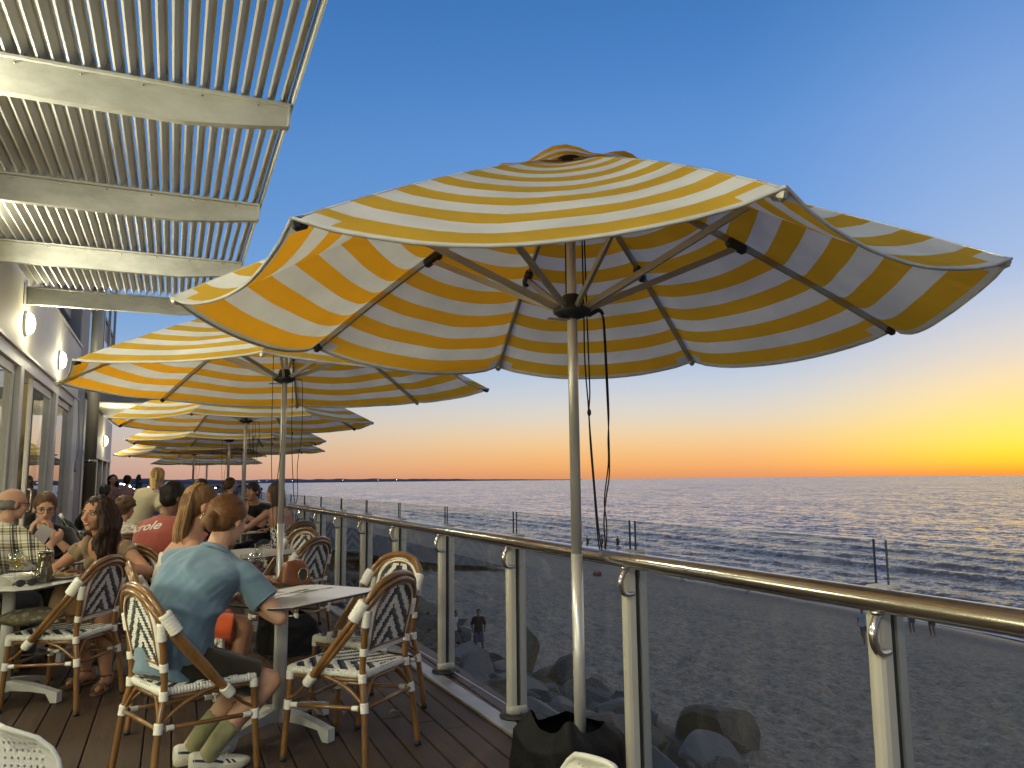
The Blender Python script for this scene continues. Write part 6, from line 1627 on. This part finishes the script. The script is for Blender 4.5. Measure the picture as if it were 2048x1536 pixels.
# handbag in the lap of the woman in the brown dress, print bag below
t = tag(empty('handbag', (-.60, 6.02, .50), .4), 'soft tan handbag hanging below the edge of the left table', 'handbag'); b = MB()
b.grid(36, 16, lambda u, v: ((.13-.05*v*v)*cos(u*6.283)*(1 if v < .99 else 0)*abs(cos(u*6.283))**-.3 if abs(cos(u*6.283)) > 1e-3 else 0, .055*sin(u*6.283)*(1 if v < .99 else 0), .22*v+.012*sin(u*25)*v)); b.build('bag_body', mat('soft_leather', (.33, .20, .09), .5, vary=(.22, .13, .05), vscale=10, bump=(30, .5, .01)), t)
b = MB(); b.tube(catmull([(-.08, 0, .20), (-.05, 0, .27), (.04, 0, .275), (.08, 0, .20)], 6), .010, 8); b.build('carry_handle', M['leather'], t)
t = tag(empty('print_bag', (-.80, 5.93, .465), .2), 'snake print bag lying on the seat under the left table', 'bag'); b = MB(); b.grid(30, 12, lambda u, v: (.20*cos(u*6.283)*sin(pi*max(.02, v)), .10*sin(u*6.283)*sin(pi*max(.02, v)), .05-.05*cos(pi*v)+.015*noise.noise(V((cos(u*6.28)*3, sin(u*6.28)*3, v*5))))); b.build('bag_body', CL['snake'], t)
# menu card in the hand of the man in plaid
t = tag(empty('menu_card', (-.90, 6.95, .93), .5), 'white menu card held up by the man in plaid', 'menu'); b = MB(); b.box((0, 0, .05), (.10, .003, .13), rot=Matrix.Rotation(.55, 3, 'Y')); b.build('card', M['paper'], t)
# condiments for the far tables
for x, y, lab in ((-.22, 9.55, 'white napkin holder on the table in front of the waitress'), (-.30, 12.4, 'white napkin holder on the table behind the waitress')):
    t = tag(empty('napkin_holder', (x, y, TZ), .3), lab, 'napkin holder'); b = MB(); b.add([(-.05, -.03, 0), (.05, -.03, 0), (.05, .03, 0), (-.05, .03, 0), (-.035, 0, .11), (.035, 0, .11)], [(3, 2, 1, 0), (0, 1, 5, 4), (2, 3, 4, 5), (1, 2, 5), (3, 0, 4)], 0, True); b.build('napkins', M['paper'], t)
    b = MB(); b.box((0, 0, .006), (.12, .075, .008), bev=.002); b.build('tray', M['steel'], t)
t = tag(empty('wine_bottle', (-.78, 8.30, .84), 0), 'wine bottle neck tilted out of a steel bucket by the glass doors', 'bottle'); b = MB(); rt_ = Matrix.Rotation(-.6, 3, 'Y')
b.lathe([(0, 0), (.037, 0), (.038, .18), (.015, .24), (.0145, .30), (.016, .302), (.016, .315), (0, .315)], 18, rot=rt_); b.build('bottle_body', mat('bottle_glass', (.012, .02, .01), .08), t)
b = MB(); b.lathe([(.0158, .245), (.0158, .300)], 16, rot=rt_); b.build('foil', M['crockery'], t)
t = tag(empty('ice_bucket', (-.74, 8.30, .0)), 'steel ice bucket on a stand by the glass doors', 'ice bucket'); b = MB(); b.lathe([(0, .70), (.08, .70), (.105, .92), (.11, .925), (.10, .92), (.076, .706), (0, .706)], 22); b.build('bucket', M['steel'], t)
b = MB(); b.tube([(0, 0, .02), (0, 0, .70)], .012, 10); b.lathe([(.14, 0), (.14, .015), (.02, .03)], 20); b.build('stand', M['steel'], t)
# dry leaves on the boards
for x, y, rz, lab in ((1.242, 4.596, .4, 'dry curled leaf on the boards near the railing'), (.977, 4.702, 1.2, 'dry curled leaf on the boards under the front table')):
    b = MB(); b.grid(8, 4, lambda u, v: ((u-.5)*.075, (v-.5)*.034*sin(pi*min(.98, max(.02, u))), .006+.018*(v-.5)**2*4+.008*sin(u*4))); o = b.build('dry_leaf', M['leafy']); o.location = (x, y, 0); o.rotation_euler = (0, 0, rz); tag(o, lab, 'leaf')
# red bag left on the sand
gz = sand_h(33.1, 57.9); t = tag(empty('beach_bag', (33.1, 57.9, gz)), 'red beach bag left alone on the sand near the water', 'bag'); b = MB(); b.box((0, 0, .18), (.75, .4, .36), bev=.1); b.build('bag_body', mat('red_canvas', (.30, .03, .025), .7), t)
b = MB(); b.tube(catmull([(-.2, 0, .34), (-.1, 0, .5), (.1, 0, .5), (.2, 0, .34)], 5), .02, 6); b.build('carry_handle', M['black_rubber'], t)

# ------------------------------------------------------------------ white perforated shell chairs close to the camera
def shell_chair(loc, heading, label, ring=True):
    t = tag(empty('shell_chair', loc, R(heading-90)), label, 'chair', 'white perforated shell chairs nearest the camera')
    wm = mat('white_shell_plastic', (.62, .61, .54), .38, vary=(.56, .55, .48), vscale=5)
    def back(u, v, off=0.):
        x = (u*2-1); w = .215*(1-.30*max(0, v-.55)**1.6*1.4)*(1-.0*v); e = max(0, v-.72)/.28
        w *= sqrt(max(0, 1-e**2.6*.86))
        z = .46+.36*v; y = -.185-.085*v-.03*v*v+.075*(x*x)*(1-.35*v)
        return V((x*w, y-off, z))
    nu, nv = 27, 24; m = MB()
    for lay, off in enumerate((0., .007)):
        for j in range(nv):
            for i in range(nu):
                q = [back((i+a)/nu, (j+b)/nv, off) for a, b in ((0, 0), (1, 0), (1, 1), (0, 1))]; c = (q[0]+q[1]+q[2]+q[3])/4
                if 2 <= i < nu-2 and 1 <= j < nv-2:
                    k = .46; h = [(q[0].lerp(q[1], .5)).lerp(c, 1-k), (q[1].lerp(q[2], .5)).lerp(c, 1-k), (q[2].lerp(q[3], .5)).lerp(c, 1-k), (q[3].lerp(q[0], .5)).lerp(c, 1-k)]
                    vs = q+h; fs = [(0, 1, 4), (1, 5, 4), (1, 2, 5), (2, 6, 5), (2, 3, 6), (3, 7, 6), (3, 0, 7), (0, 4, 7)]
                    m.add(vs, [f if not lay else tuple(reversed(f)) for f in fs])
                else: m.add(q, [(0, 1, 2, 3) if not lay else (3, 2, 1, 0)])
    # rolled rim
    rim = [back(0, v/16, .0035) for v in range(17)]+[back(u/16, 1, .0035) for u in range(1, 16)]+[back(1, v/16, .0035) for v in range(16, -1, -1)]
    m.tube(rim, .0062, 8); m.build('backrest', wm, t)
    m = MB(); m.grid(24, 20, lambda u, v: ((u*2-1)*.215*(1-.12*v), -.20+.42*v, .455-.018*sin(pi*v)*(1-abs(u*2-1)**2)+.012*abs(u*2-1)**3-.02*max(0, v-.85)*4)); m.build('seat', wm, t)
    for sx in (-1, 1):
        for sy in (-1, 1): m = MB(); m.tube([(sx*.15, sy*.14, .45), (sx*.22, sy*.20+ .0, .01)], [.014, .010], 10); m.build('leg', M['steel'], t)
    if ring: m = MB(); c = back(.5, .52); m.tube([c+V((.036*cos(a), .006, .036*sin(a))) for a in [2*pi*i/24 for i in range(24)]], .006, 8, closed=True); m.ball(c+V((0, .005, 0)), (.022, .004, .022), 12, 8); m.build('handle_ring', M['steel'], t)
shell_chair((-.455, 1.88, 0), 256, 'white perforated shell chair cut off by the bottom left corner')
shell_chair((.50, 1.43, -.0), 158, 'white shell chair with only its top edge in the picture', False)
